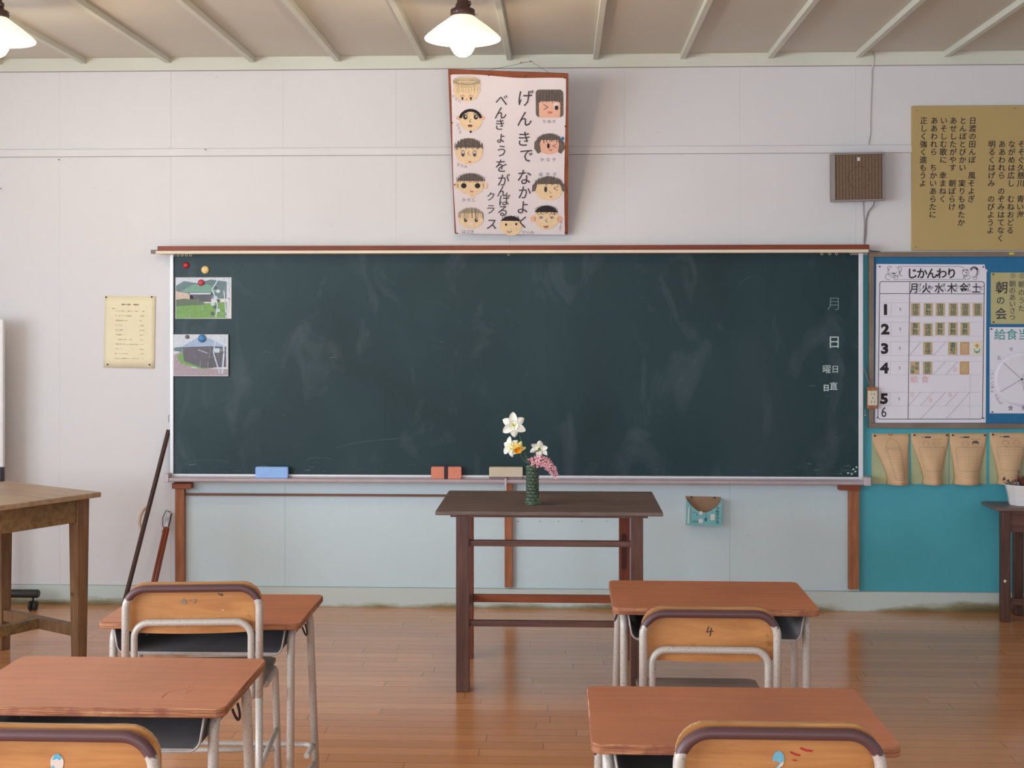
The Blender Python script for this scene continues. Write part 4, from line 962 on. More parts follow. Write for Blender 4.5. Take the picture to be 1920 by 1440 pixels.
# curled booklets under the notice board
def booklet(x0, x1, y0, y1, curlL, curlR, label, heads, hc2=M_PENCIL):
    r, fn, k = flat('pinned_booklet', label, 'booklet', x0, x1, y0, y1, W, 0, group='curled booklets pinned below the notice board')
    a, b = fn(x0, y1), fn(x1, y0); w, h = b[0]-a[0], b[1]-a[1]
    MB().box(a[0], b[0]-.002, -.0022, -.0006, a[1]+.002, b[1]).build('back_cover', M_GREENP, r)
    def S(x, z):     # x, z on the flattened sheet -> curled surface
        u = (x-a[0])/w; v = (b[1]-z)/h
        vv = v*v*(3-2*v) if v < 1 else 1
        l, rr_ = curlL*vv, 1-curlR*vv
        if v > .88: l -= .05*(v-.88)/.12; rr_ += .05*(v-.88)/.12
        bul = (.012+.055*vv)*max(0, sin(pi*min(1, max(0, u))))**.7*min(1, v*4) 
        return (a[0]+w*(l+(rr_-l)*u), -.003-bul, b[1]-v*h)
    MB().grid(lambda u, v: S(a[0]+w*u, b[1]-h*v*.99), 18, 18).build('curled_page', M_BUFF, r, solid=.0008)
    ik = Ink(fn, k, .0012, surf=S)
    m = hc2
    yy = y0
    for i in range(11): 
        y = y0+42+4.8*i; ik.line([(x0+10+q*5, y) for q in range(11)], .25, M_PENCIL if i == 8 else P_LINE, 1)
    if heads:
        for hx_, hm in heads:
            ik.arc(hx_, y0+20.5, 7, 6, 180, 360, .9, hm, 1, 8); ik.arc(hx_, y0+20.5, 6, 4, 0, 180, .4, P_LINE, 1, 8); ik.line([(hx_-4, y0+20), (hx_-1.5, y0+20)], .7, P_LINE, 1); ik.line([(hx_+1.5, y0+20), (hx_+4, y0+20)], .7, P_LINE, 1)
            if hm is M_HAIR: ik.ell(hx_, y0+19, 7, 5.5, hm, 1, 12, 180, 360)
        for q in range(5): ik.line([(x0+19+q*3.6, y0+7.5), (x0+21.5+q*3.6, y0+7.5)], 2.6 if q > 1 else 1.6, M_INK2 if q > 1 else M_PENCIL, 1)
        ik.line([(x0+38+q*4, y0+11) for q in range(6)], .8, P_LINE, 1)
        ik.line([(x, y) for x, y in rrect(x0+9, x0+64, y0+26, y0+69, 4)], .5, M_PENCIL, 1, True)
        for i in range(30): xx, y_ = x0+13+9.5*(i % 5), y0+31+6*(i//5); ik.line([(xx, y_), (xx+3, y_)], .5, P_LINE, 1)
    else:
        ik.line([(x0+22, y0+29), (x0+24, y0+20), (x0+30, y0+12), (x0+36, y0+8), (x0+43, y0+12), (x0+49, y0+20), (x0+51, y0+29)], .6, P_LINE, 1)
        ik.line([(p[0], p[1]) for p in rrect(x0+22, x0+51, y0+28, y0+84, 4)], .6, M_PENCIL, 1, True)
        ik.line([(p[0], p[1]) for p in rrect(x0+18, x0+54, y0+24, y0+84, 6)], .4, P_LINE, 1, True)
        ik.fill([(x0+41, y0+89), (x0+52, y0+89), (x0+52, y0+92.5), (x0+41, y0+92.5)], M_LIP, 1)
        ik.fill([(x0+31, y0), (x0+39, y0), (x0+39, y0+3.5), (x0+31, y0+3.5)], paint('orange_tab', (190, 120, 70), .05, .6), 1)
    ik.build('page_print', r)
    for (x, m_) in ((x0+5, M_INK), (x1-5, M_INK if heads else paint('brass_pin', (196, 178, 120), .1, .4, 20, metal=.4))):
        q = fn(x, y0+3.5); pin(r, q[0], q[1], -.012, .005, m_)
P_LINE = paint('faint_brown_print', (178, 142, 112), .1, .8)
booklet(1634, 1705, 813, 908, .42, .06, 'leftmost curled booklet below the notice board, with an arched drawing and orange tab', None)
booklet(1708, 1779, 812, 908, .32, .22, 'second curled booklet from the left, two pale outlined heads', [(1734, P_LINE), (1754, P_LINE)])
booklet(1780, 1850, 812, 908, .12, .22, 'third curled booklet from the left, one printed head with black hair', [(1808, P_LINE), (1828, M_HAIR)])
booklet(1855, 1926, 811, 908, .22, .2, 'rightmost curled booklet behind the white flower pot, one head with red hair', [(1883, M_LIP), (1904, M_LIP)])

# ============================================================ CARDBOARD POCKET
r, fn, k = flat('card_pocket', 'aqua printed cardboard pocket pinned under the right half of the chalkboard', 'holder', 1283, 1350, 930, 984, W, 0)
r.rotation_euler = (0, R(1.0), 0)
d_ = .052; sc_ = (W-d_)/W
a, b = fn(1284.5, 982), fn(1351, 931); w, h = b[0]-a[0], b[1]-a[1]
MB().box(a[0], b[0], -.003, -.0006, a[1], b[1]).build('back_panel', M_CARDB, r)
arc = [(a[0]+w*t, b[1]-.004-h*.5*sin(pi*t)**.75) for t in [i/24 for i in range(25)]]
poly = [(a[0], a[1]), (b[0], a[1])]+arc[::-1]
MB().prism(poly, -d_, -d_+.002, 'y').build('front_panel', M_AQUA, r)
MB().box(a[0], a[0]+.002, -d_+.002, -.003, a[1], b[1]-.006).build('side_panel', M_WHITEP, r); MB().box(b[0]-.002, b[0], -d_+.002, -.003, a[1], b[1]-.006).build('side_panel', M_AQUA, r)
MB().box(a[0]+.002, b[0]-.002, -d_+.002, -.003, a[1], a[1]+.002).build('bottom_panel', M_AQUA, r)
ik = Ink(fn, k, d_+.0005)
for i, c in enumerate('のまわりの'): ik.ch(c, 1343, 951+6.4*i-1.2, 7.6, M_INK, 1, .008, 1, 0, -pi/2)
ik.ell(1312, 974, 4.4, 4.2, M_WHITEP, 1, 16); ik.ell(1312, 959, 3.6, 3.4, M_WHITEP, 1, 14); ik.fill([(1330, 961), (1338, 961), (1338, 972), (1330, 972)], M_WHITEP, 1); ik.fill([(1288.5, 949), (1291, 949), (1290, 979), (1287.5, 979)], M_WHITEP, 1)
for i in range(9): ik.line([(1293.5, 948+3*i), (1293.5, 950.2+3*i)], .9, M_PENCIL, 1)
for i in range(5): ik.arc(1297+2.6*i, 977, 1.6, 3.2, 150, 330, .5, M_INK2, 1, 5)
for i in range(7): ik.line([(1320.5, 958+2.6*i), (1322, 958+2.6*i)], 1.4, M_PENCIL, 1)
ik.line([(1296, 959), (1302, 958), (1306, 960)], .6, M_INK2, 1); ik.ell(1305, 963, 1.5, 1, M_INK2, 1, 8); ik.fill([(1319, 968), (1324, 968), (1324, 974), (1319, 974)], M_TEALK, 1)
ik.build('cover_print', r)
for x in (1296, 1339): q = fn(x, 932.5); pin(r, q[0], q[1], -.0032, .005)

# ============================================================ LEANING STICKS
def lean_stick(pt, pb, Yt, name, label, cat):
    return onY(pt[0], pt[1], Yt), None
top = onY(316.5, 806, W-.02); foot = onZ(229, 1135, 0.0)
# long ruler: seen on its narrow edge
foot = Vector((onY(229, 1135, W-.30).x, W-.32, 0.003))
foot.x = onY(226, 1150, W-.32).x
ax = (top-foot); L = ax.length
q = ax.to_track_quat('Z', 'Y')
r = thing('board_ruler', 'long dark wooden board ruler leaning on the wall left of the chalkboard', 'ruler', foot); r.rotation_mode = 'QUATERNION'; r.rotation_quaternion = q
M_DSTICK = wood('dark_stick_wood', (58, 38, 34), (96, 66, 58), (12, 12, 1.2), 4, .45)
MB().box(-.009, .009, -.009, .009, .012, L).build('blade', M_DSTICK, r, bevel=.002)
hp = L*(1135-967)/(1135-806)*1.02
def loop_pts(): return [(.008+.034*sin(t), .0, hp+.056*cos(t)) for t in [pi*i/16 for i in range(17)]]
MB().tube(loop_pts(), .0075, 10, M=None).build('handle', paint('cream_handle', (206, 176, 150), .05, .5), r, label='cream bow-shaped handle')
top2 = onY(319, 960, W-.03); foot2 = Vector((onY(276, 1130, W-.24).x, W-.24, .003))
ax = top2-foot2; L2 = ax.length
r = thing('board_compass', 'short reddish-brown wooden board compass with black cord leaning by the left post', 'compass', foot2); r.rotation_mode = 'QUATERNION'; r.rotation_quaternion = ax.to_track_quat('Z', 'Y')
M_RSTICK = wood('red_brown_stick_wood', (112, 44, 22), (160, 78, 40), (12, 12, 1.2), 4, .35)
for sx_ in (-1, 1): MB().box(min(.001*sx_, .013*sx_), max(.001*sx_, .013*sx_), -.012, .012, .005, L2-.085).build('arm', M_RSTICK, r, bevel=.002)
MB().box(-.011, .011, -.010, .010, L2-.0845, L2-.005).build('metal_hinge', M_MET, r, bevel=.003)
MB().tube([(.012, -.004, L2-.09), (.03, -.006, L2-.075), (.040, -.006, L2-.03), (.028, -.004, L2+.008), (0, 0, L2)], .0022, 7).build('cord', M_BLACK, r)
MB().tube([(.010, -.003, L2-.095), (.022, -.006, L2-.105)], .006, 8).build('cord_knot', M_BLACK, r)

# ============================================================ TEACHER TABLE
Zt = .736
fl, frr = onZ(815, 960, Zt), onZ(1243, 960, Zt); bk = onZ(1026, 920.5, Zt)
cxT = (fl.x+frr.x)/2; yF = (fl.y+frr.y)/2; yB = bk.y
T = thing('teacher_table', 'dark brown wooden teacher table in front of the chalkboard', 'table', (cxT, yF, 0))
hwT = (frr.x-fl.x)/2; dT = yB-yF
MB().box(-hwT, hwT, 0, dT, Zt-.016, Zt).build('tabletop', M_DARKTOP, T, bevel=.003)
MB().box(-hwT+.06, hwT-.06, .02, .04, Zt-.026, Zt-.0165).build('under_batten', M_DARKH, T)
gl = lambda px, py, Z: onZ(px, py, Z)-Vector((cxT, yF, 0))
yLg = onZ(868, 1298, 0).y-yF
x0 = onY(855, 1000, yF+yLg).x-cxT; x1 = onY(879.5, 1000, yF+yLg).x-cxT; x2 = onY(1183, 1000, yF+yLg).x-cxT; x3 = onY(1206, 1000, yF+yLg).x-cxT
yBk = onZ(880, 1230, 0).y-yF
MB().box(x0, x1, yLg, yLg+.05, 0.001, Zt-.0165).build('leg', M_DARKT, T, bevel=.002)
MB().box(x2, x3, yLg, yLg+.05, 0.001, Zt-.0165).build('leg', M_DARKT, T, bevel=.002)
b0, b1 = onY(866, 1100, yF+yBk).x-cxT, onY(888.5, 1100, yF+yBk).x-cxT
MB().box(b0, b1, yBk-.045, yBk, .001, Zt-.0165).build('leg', M_REDLEG, T, bevel=.002)
c0, c1 = onY(1161, 1100, yF+yBk-.04).x-cxT, onY(1181, 1100, yF+yBk-.04).x-cxT
MB().box(c0, c1, yBk-.045, yBk, .001, Zt-.0165).build('leg', M_REDLEG, T, bevel=.002)
s0, s1 = onY(1170, 1000, yF+yBk-.045), onY(1170, 1068, yF+yBk-.045)
mb = MB(); xs_ = s0.x-cxT; 
mb.prism([(p[0]+xs_, p[1]) for p in rrect(-.011, .011, s1.z, s0.z, .0105)], yBk-.0462, yBk-.0451, 'y'); mb.build('hand_slot', paint('dark_slot_recess', (70, 32, 22), .1, .7), T)
zr = lambda py, yy: onY(1000, py, yF+yy).z
MB().box(x1-.002, x2+.002, yLg+.012, yLg+.036, zr(1026, yLg), zr(1015, yLg)).build('stretcher', M_DARKH, T, bevel=.002)
MB().box(x1-.002, x2+.002, yLg+.012, yLg+.036, zr(1177, yLg), zr(1166, yLg)).build('stretcher', M_DARKH, T, bevel=.002)
MB().box(b1-.002, c0+.002, yBk-.034, yBk-.010, zr(1127, yBk), zr(1113, yBk)).build('stretcher', M_REDRAIL, T, bevel=.002)
for xx in (x0+.012, x2+.012):
    MB().box(xx, xx+.024, yLg+.0505, yBk-.0455, .262, .286).build('side_rail', M_DARKT, T, bevel=.002)
    MB().box(xx, xx+.020, yLg+.0505, yBk-.0455, Zt-.07, Zt-.0165).build('side_apron', M_DARKT, T, bevel=.002)

# ============================================================ VASE AND FLOWERS
vp = onZ(998, 947, Zt); vp.y += .03
VH = .165
V = MB()
def vprof(t): return .0305-.010*min(1, t/.18)*.6+(.0035*(t-.6) if t > .6 else 0)
nz, ns = 60, 56
prof = lambda t: .031-.0055*min(1, t*5)+.0005*sin(t*9)
def vs(u, v):
    w = 2*pi*u; t = v; r0 = prof(t)
    row = t*12; k_ = math.floor(row); sh = (k_ % 2)*.5; bu = max(0, sin(pi*((u*10+sh) % 1)))*max(0, sin(pi*(row-k_)))
    rr_ = r0+(.0036*bu if .03 < t < .97 else 0)
    return (rr_*cos(w), rr_*sin(w), t*VH)
V.grid(vs, 112, 102)
V.lathe([(.0001, .0), (prof(0), .0)], 112); V.lathe([(prof(1), VH), (prof(1)-.003, VH+.001), (prof(1)-.0035, VH-.004), (prof(.3)-.0035, .02), (.018, .012), (.0001, .012)], 112)
tag(V.build('flower_vase', M_VASE), 'tall hobnailed smoky green glass vase on the teacher table', 'vase', None, (vp.x, vp.y, Zt+.0008))
VR = Vector((vp.x, vp.y, Zt))
def fpt(px, py, dy=0.0): return onY(px, py, vp.y+dy)
def stem(root, pts, r0, m, name='stem'):
    P_ = [Vector(p)-root.location for p in pts]
    # smooth curve through points
    out = []
    for i in range(len(P_)-1):
        p_0, p_1, p_2, p_3 = P_[max(0, i-1)], P_[i], P_[i+1], P_[min(len(P_)-1, i+2)]
        for k_ in range(6):
            t = k_/6; out.append(.5*((2*p_1)+(p_2-p_0)*t+(2*p_0-5*p_1+4*p_2-p_3)*t*t+(3*p_1-p_0-3*p_2+p_3)*t**3))
    out.append(P_[-1]); return MB().tube(out, r0, 8).build(name, m, root)
def narcissus(label, px, py, size, facing, roll, pm, cm, cup, pts, eye=True, dy=0.0, group='daffodils in the vase'):
    c = fpt(px, py, dy)
    root = thing('daffodil', label, 'flower', tuple(c), group=group)
    Q = Vector(facing).normalized().to_track_quat('Z', 'Y').to_matrix().to_4x4() @ Matrix.Rotation(roll, 4, 'Z')
    head = Q
    for i in range(6):
        w = i*pi/3; inner = i % 2; ln = size*(1.0 if inner == 0 else .94); wdt = size*.36
        def pf(u, v, ln=ln, wdt=wdt, inner=inner):
            s = v; wf = 2.15*(s*.93+.04)**.62*max(0, 1-s)**.72; x = (u-.5)*2*wdt*wf; y = s*ln
            z = .10*size*sin(s*2.4)-.22*size*s*s+(.10*size)*((u-.5)*2)**2*(-1 if inner else 1)+(.003 if inner else 0)
            return (x, y, z)
        mb = MB(); mb.grid(pf, 8, 10, 0, Matrix.Rotation(w, 4, 'Z'))
        o = mb.build('petal', pm, root); o.matrix_basis = Q
    mb = MB()
    rad, dep, fr_ = cup
    def cf(u, v):
        w = 2*pi*u; rr_ = rad*(.42+.58*v**1.3)*(1+.10*sin(w*11)*v**4); return (rr_*cos(w), rr_*sin(w), dep*v*(1+.05*sin(w*11)*v))
    mb.grid(cf, 66, 8); o = mb.build('corona', cm, root); o.matrix_basis = Q
    if eye:
        mb = MB(); mb.lathe([(rad*.40, .001), (rad*.3, .0035), (.0001, .004)], 16); o = mb.build('eye', M_EYE, root); o.matrix_basis = Q
    mb = MB(); mb.lathe([(.0022, -.016), (.0032, -.010), (.0030, -.004), (.006, .0)], 10); o = mb.build('flower_tube', M_GREEN, root); o.matrix_basis = Q
    stem(root, [c+Vector(Q.to_3x3() @ Vector((0, 0, -.014)))]+[Vector(p) for p in pts], .0022, M_GREEND)
    return root
zin = Vector((VR.x, VR.y, Zt+.10))
rim = lambda dx, dy=0: Vector((VR.x+dx, VR.y+dy, Zt+VH-.002))
narcissus('white daffodil with a frilled cream cup, tallest flower in the vase', 963, 797, .056, (-.05, -1, .05), R(4), M_PWHITE, M_CORW, (.021, .008, 0), [fpt(973, 812, .02), fpt(984, 850, .01), rim(-.006), zin+Vector((0, 0, -.04))])
narcissus('white daffodil turned left behind the yellow one', 957, 838, .046, (-.75, -1, .15), R(12), M_PWHITE, M_CORW, (.015, .010, 0), [fpt(972, 848, .03), fpt(985, 866, .01), rim(-.012), zin+Vector((-.004, 0, -.04))], dy=.012)
narcissus('yellow daffodil with an orange cup below the tallest flower', 970, 840, .037, (.15, -1, -.55), R(30), M_PYEL, M_CORO, (.015, .020, 0), [fpt(983, 836, .01), fpt(986, 862, .005), rim(-.010, -.005), zin+Vector((-.006, -.004, -.04))], eye=False, dy=-.012)
rr0 = narcissus('white daffodil seen from behind above the pink hyacinth', 1011, 842, .043, (.15, .9, .42), R(10), M_PWHITE, M_CORW, (.014, .010, 0), [fpt(1003, 848, -.02), fpt(1000, 862, -.008), rim(.008), zin+Vector((.004, 0, -.04))])
# hyacinth: drooping raceme of curled florets
hc0 = fpt(1004, 866)
hy = thing('hyacinth', 'pink hyacinth drooping to the right over the vase rim', 'flower', tuple(hc0))
axis = [fpt(998, 872), fpt(1010, 862), fpt(1024, 868), fpt(1036, 880), fpt(1043, 893)]
stem(hy, [zin+Vector((.006, 0, -.03)), rim(.010)]+axis, .0032, M_GREEN)
protoM = None
def floret_mesh(s):
    mb = MB()
    for i in range(6):
        def pf(u, v):
            w_ = .0026*s*sin(pi*min(1, v*.9+.1))**.6; a_ = v*2.6; x = (u-.5)*2*w_
            return (x, .002*s+.0062*s*sin(a_)*1.0+.003*s*v, .006*s+.006*s*v*(1-.9*v)-.004*s*max(0, v-.5))
        mb.grid(pf, 3, 7, 0, Matrix.Rotation(i*pi/3, 4, 'Z'))
    mb.lathe([(.0012*s, -.004*s), (.0026*s, .0), (.0028*s, .005*s), (.002*s, .0075*s)], 8)
    return mb
f0 = floret_mesh(1.9).build('floret', M_PINK, hy)
rs = random.Random(21); nf = 27
for i in range(nf):
    t = i/(nf-1)*3.9+.05; k_ = min(3, int(t)); p = axis[k_].lerp(axis[k_+1], t-k_); tg = (axis[k_+1]-axis[k_]).normalized()
    w = i*2.4; up = tg.orthogonal().normalized(); sd = tg.cross(up); n_ = (up*cos(w)+sd*sin(w)+tg*.25).normalized()
    taper = (1.0-.10*t)*(.75 if i > nf-6 else 1)
    o = f0 if i == 0 else f0.copy()
    if i: COL.objects.link(o)
    o.parent = hy
    o.matrix_basis = Matrix.Translation(p+n_*.010*taper-hc0) @ n_.to_track_quat('Z', 'Y').to_matrix().to_4x4() @ Matrix.Rotation(rs.uniform(0, 6), 4, 'Z') @ Matrix.Scale(taper*rs.uniform(.9, 1.1), 4)

# ============================================================ STUDENT DESKS
M_SCUFF = paint('chalk_scuff_dust', (214, 160, 128), .1, .8, 60)
def desk(label, fc, Zd, w=.60, d=.40, rz=0.0, scuff=False):
    """fc: centre of the front (near) edge of the top, on the floor plan"""
    r = thing('student_desk', label, 'desk', (fc[0], fc[1], 0), rz, group='student desks')
    mb = MB(); poly = rrect(-w/2, w/2, 0, d, .022, 6); n_ = len(poly)
    inner = rrect(-w/2+.002, w/2-.002, .002, d-.002, .021, 6)
    zt_, zb_ = Zd, Zd-.020
    lv = [(poly, zb_+.002), (poly, zt_-.003), (inner, zt_)]
    vs_ = [(x, y, zb_) for x, y in inner]+[(x, y, z) for pl, z in lv for x, y in pl]
    for L_ in range(3):
        mb.add([vs_[L_*n_+i] for i in range(n_)]+[vs_[(L_+1)*n_+i] for i in range(n_)], [(i, (i+1) % n_, n_+(i+1) % n_, n_+i) for i in range(n_)], 1)
    mb.add([(x, y, zt_) for x, y in inner], [list(range(n_))], 0); mb.add([(x, y, zb_) for x, y in inner], [list(range(n_))[::-1]], 1)
    mb.build('desktop', [M_LAM, M_EDGE], r)
    hx_ = w/2-.034; zt2 = zb_-.001
    # legs: near pair upright, far pair raked forward
    for s in (-1, 1):
        MB().tube(fillet([(s*hx_, .115, zt2-.012), (s*hx_, .045, zt2-.012), (s*hx_, .030, 0.004)], .035, 6), .0115, 12).build('leg', M_TUBE, r)
        MB().tube(fillet([(s*(hx_+.002), .185, zt2-.012), (s*(hx_+.006), .30, zt2-.012), (s*(hx_+.022), .335, 0.004)], .035, 6), .0115, 12).build('leg', M_TUBE, r)
        MB().tube([(s*hx_, .10, zt2-.0125), (s*(hx_+.001), .20, zt2-.0125)], .0112, 12).build('side_rail', M_TUBE, r)
        mb = MB()
        for q_, yy in enumerate((.150, .158)):
            mb.tube([(s*(hx_+.012+.010*sin(pi*t/12)), yy+.022-.022*cos(pi*t/12), zt2-.026-.030*sin(pi*t/12)) for t in range(13)], .0018, 6)
        mb.build('bag_hook', M_WIRE, r)
        MB().tube([(s*hx_, .0315+.006, .10), (s*(hx_+.018), .325, .10)], .0095, 10).build('lower_side_rail', M_TUBE, r)
    MB().tube(fillet([(-hx_-.012, .22, .158), (-hx_-.014, .325, .158), (hx_+.014, .325, .158), (hx_+.012, .22, .158)], .03, 5), .0085, 10).build('foot_rail', M_TUBE, r)
    # open steel book tray
    tw = w/2-.052; zt3 = zt2-.001; dep = .074
    prof_ = [Vector((-tw-.006, 0, zt3)), Vector((-tw+.006, 0, zt3-dep)), Vector((tw-.006, 0, zt3-dep)), Vector((tw+.006, 0, zt3))]
    pp = fillet(prof_, .028, 5)
    mb = MB(); n_ = len(pp)
    mb.add([(p.x, .016, p.z) for p in pp]+[(p.x, .345, p.z) for p in pp], [(i, i+1, n_+i+1, n_+i) for i in range(n_-1)], 0, True)
    mb.add([(p.x, .345, p.z) for p in pp], [list(range(n_))], 0)
    tr = mb.build('book_tray', M_TRAYI, r, weld=True)
    q_ = tr.modifiers.new('thickness', 'SOLIDIFY'); q_.thickness = .0014; q_.offset = 0
    MB().tube([(p.x, .0165, p.z) for p in pp], .0028, 8).build('tray_rim', M_TRAYE, tr)
    MB().box(-tw+.02, tw-.02, .017, .021, zt3-dep+.001, zt3-dep+.006).build('tray_lip', M_TRAYE, tr)
    if scuff:
        ik_ = Ink(lambda x, y: (x, y), 1, 0, surf=lambda x, y: (x, y+.0, zt_+.0006)); rs_ = random.Random(4)
        ik_.base = 0; ik_.P = lambda px, py, L: (px, py, zt_+.0004+L*.0001)
        for i in range(9):
            x_, y_ = .16+rs_.uniform(0, .07), .08+rs_.uniform(0, .12); ik_.arc(x_, y_, rs_.uniform(.02, .05), rs_.uniform(.03, .08), 100+rs_.uniform(0, 60), 200+rs_.uniform(0, 40), .0009, M_SCUFF, 0, 8)
        for i in range(12): ik_.ell(rs_.uniform(.12, .27), rs_.uniform(.06, .3), .0012, .001, M_SCUFF, 0, 6)
        ik_.build('chalk_scuff', r)['kind'] = 'stuff'
    return r
def desk_at(label, pxl, pxr, py, Zd, rz=0.0, w=.60, d=.40):
    a_, b_ = onZ(pxl, py, Zd), onZ(pxr, py, Zd); c_ = (a_+b_)/2
    return desk(label, (c_.x, c_.y), Zd, w, d, rz)
desk_at('student desk with reddish top, back row left, nearest the oak table', 180, 562, 1168, .620, R(.2))
desk('student desk with a chalk-scuffed reddish top, at the left front of the photo', ((onZ(434, 1330, .697)+onZ(-125, 1324, .697)).x/2, onZ(300, 1328, .697).y), .697, .60, .40, 0, True)
desk_at('student desk with reddish top, back row right, in front of the teacher table', 1149, 1538, 1142, .672, R(-.4))
desk_at('student desk with reddish top, at the right front of the photo', 1109, 1691, 1399, .685, R(.2))

# ============================================================ SCHOOL CHAIRS
def chair(label, c, Ht, Zs, w=.38, rz=0.0, mark=None):
    """c: floor point under the middle of the backrest tube"""
    r = thing('school_chair', label, 'chair', (c[0], c[1], 0), rz, group='school chairs')
    tr_ = .011; ho = w/2-tr_; mt = tube_mat('worn_purple_brown_tube', Ht-.047)
    zt_ = Ht-.0145
    MB().tube(fillet([(-ho, -.004, Zs-.02), (-ho, 0, zt_), (ho, 0, zt_), (ho, -.004, Zs-.02)], .058, 10), tr_, 14).build('back_frame', mt, r)
    for s in (-1, 1): MB().tube([(s*ho, -.004, Zs-.02), (s*(ho+.003), -.030, .003)], tr_, 12).build('leg', M_TUBE, r, label='rear leg')
    hi = ho-.0235
    MB().tube(fillet([(-hi, .30, Zs-.026), (-hi, .012, Zs-.026), (-hi, .001, Zs+.10), (-hi, .002, Ht-.112), (hi, .002, Ht-.112), (hi, .001, Zs+.10), (hi, .012, Zs-.026), (hi, .30, Zs-.026)], [.03, .02, .042, .042, .02, .03], 8), tr_*.92, 14).build('seat_frame', M_TUBE, r)
    for s in (-1, 1):
        MB().tube(fillet([(s*(hi+.020), .15, Zs-.026), (s*(hi+.021), .345, Zs-.026), (s*(hi+.03), .375, .003)], .035, 6), tr_, 12).build('leg', M_TUBE, r, label='front leg')
        MB().tube([(s*(ho+.001), -.012, Zs*.5), (s*(hi+.025), .362, Zs*.5)], .008, 10).build('side_stretcher', M_TUBE, r)
    MB().tube([(-hi-.024, .362, .16), (hi+.024, .362, .16)], .008, 10).build('cross_stretcher', M_TUBE, r)
    # curved plywood backrest in front of the tubes
    bw = w/2-.007; zb_ = Ht-.143; nu, th = 22, .010
    def outline(x):
        a_ = abs(x); t_ = max(0, a_-(bw-.058)); top_ = Ht-.058+math.sqrt(max(0, .058**2-t_**2)); t2 = max(0, a_-(bw-.022)); bot = zb_+.022-math.sqrt(max(0, .022**2-t2**2))-.002*(1-(a_/bw)**2)*2
        return bot, top_
    def yb(x): return tr_+.002+.016*(abs(x)/bw)**2.2*.6
    mb = MB(); rowsF, rowsB = [], []
    xs = [-bw+2*bw*(.5-.5*cos(pi*i/nu)) for i in range(nu+1)]
    nv = 8
    vF = [(x, yb(x), outline(x)[0]+(outline(x)[1]-outline(x)[0])*j/nv) for j in range(nv+1) for x in xs]
    vB = [(x, y+th, z) for x, y, z in vF]; W1 = nu+1
    fq = [(j*W1+i, j*W1+i+1, (j+1)*W1+i+1, (j+1)*W1+i) for j in range(nv) for i in range(nu)]
    mb.add(vF, fq, 0, True); mb.add(vB, [f_[::-1] for f_ in fq], 0, True)
    rim_ = [i for i in range(W1)]+[j*W1+nu for j in range(1, nv+1)]+[nv*W1+i for i in range(nu-1, -1, -1)]+[j*W1 for j in range(nv-1, 0, -1)]
    vv = [vF[i] for i in rim_]+[vB[i] for i in rim_]; n_ = len(rim_)
    mb.add(vv, [(i, (i+1) % n_, n_+(i+1) % n_, n_+i) for i in range(n_)], 1)
    bk_ = mb.build('backrest', [M_PLY, M_PLYE], r, weld=False)
    if mark:
        k_ = .001; ik_ = Ink(lambda x, z: (x*k_, zb_+z*k_), 1, 0, surf=lambda x, z: (x, yb(x)-.0012, z)); mark(ik_); ik_.build('backrest_marks', bk_)
    sw = w/2-.012
    MB().prism(rrect(-sw, sw, .045, .385, .03, 5), Zs-.0145, Zs-.003, 'z').build('seat', M_SEAT, r, bevel=.003)
    return r
M_STW, M_STB, M_STB2 = paint('torn_white_sticker', (214, 196, 186), .05, .6, 40), paint('blue_sticker', (84, 166, 196), .1, .5, 120), paint('teal_sticker_scrap', (110, 170, 190), .15, .5, 120)
def flip(fn_): return fn_
def mk_sticker(k):
    k.ell(0, 74, 12, 17, M_STW, 0, 18, wob=.05); k.fill([(-9, 80), (-5, 90), (3, 92), (9, 84), (4, 80), (0, 83)], M_STB, 1); k.fill([(-8, 72), (0, 62), (10, 66), (6, 58), (-6, 58), (-10, 66)], M_STB, 1)
def mk_scrap(k):
    k.fill([(-10, 84), (-5, 92), (3, 94), (9, 88), (11, 78), (6, 66), (-3, 60), (-5, 64), (3, 72), (-4, 76), (-10, 74)], M_STB2, 0); k.fill([(-4, 60), (8, 68), (10, 76), (4, 72)], M_STW, 1)
    k.line([(22, 92), (30, 88), (38, 86)], 3.2, M_RED, 0); k.line([(40, 99), (50, 95), (60, 94)], 3.6, M_RED, 0); k.line([(26, 78), (33, 77)], 2, M_RED, 0)
def mk_4(k):
    k.line([(-2, 92), (-8, 76)], 2.2, M_INK, 0); k.line([(-8, 77), (10, 80)], 2.0, M_INK, 0); k.line([(5, 88), (1, 66)], 2.4, M_INK, 0)
def mk_2(k):
    k.ell(-28, 88, 8, 8, M_SEAT, 0, 12, wob=.1); k.line([(0, 94), (7, 94), (7, 90), (0, 84), (9, 84)], 1.8, M_SEAT, 0); k.line([(70, 112), (74, 106), (80, 104)], 2.2, M_INK2, 0); k.line([(78, 110), (82, 104)], 2.6, M_INK2, 0)
    k.ell(83, 63, 2.4, 2, M_STW, 0, 8); k.line([(-14, 92), (-6, 93), (-6, 90)], 1.2, M_SEAT, 0)
def chair_at(label, pxl, pxr, pyt, w, Zs, mark, rz=0.0):
    d = w*F/(pxr-pxl)*1.0; c_ = None
    tx = ((pxl+pxr)/2-CX)/F; xc = tx*d; X, Y = xc*C_-d*S_, xc*S_+d*C_; Ht = HC-(pyt-HY)/F*(d+.02)
    return chair(label, (X, Y), Ht, Zs, w, rz, mark)
chair_at('school chair with a faint number 2 on its back, at the back left desk', 230, 492.5, 1091, .40, .45, mk_2, R(5))
chair_at('school chair with a round torn blue and white sticker, at the left front desk', -98, 302, 1357, .38, .44, mk_sticker)
chair_at('school chair with a handwritten 4 on its back, at the back right desk', 1198.6, 1464, 1138, .38, .445, mk_4)
chair_at('school chair with a blue sticker scrap and red streaks, at the right front desk', 1262, 1661, 1354, .38, .44, mk_scrap)

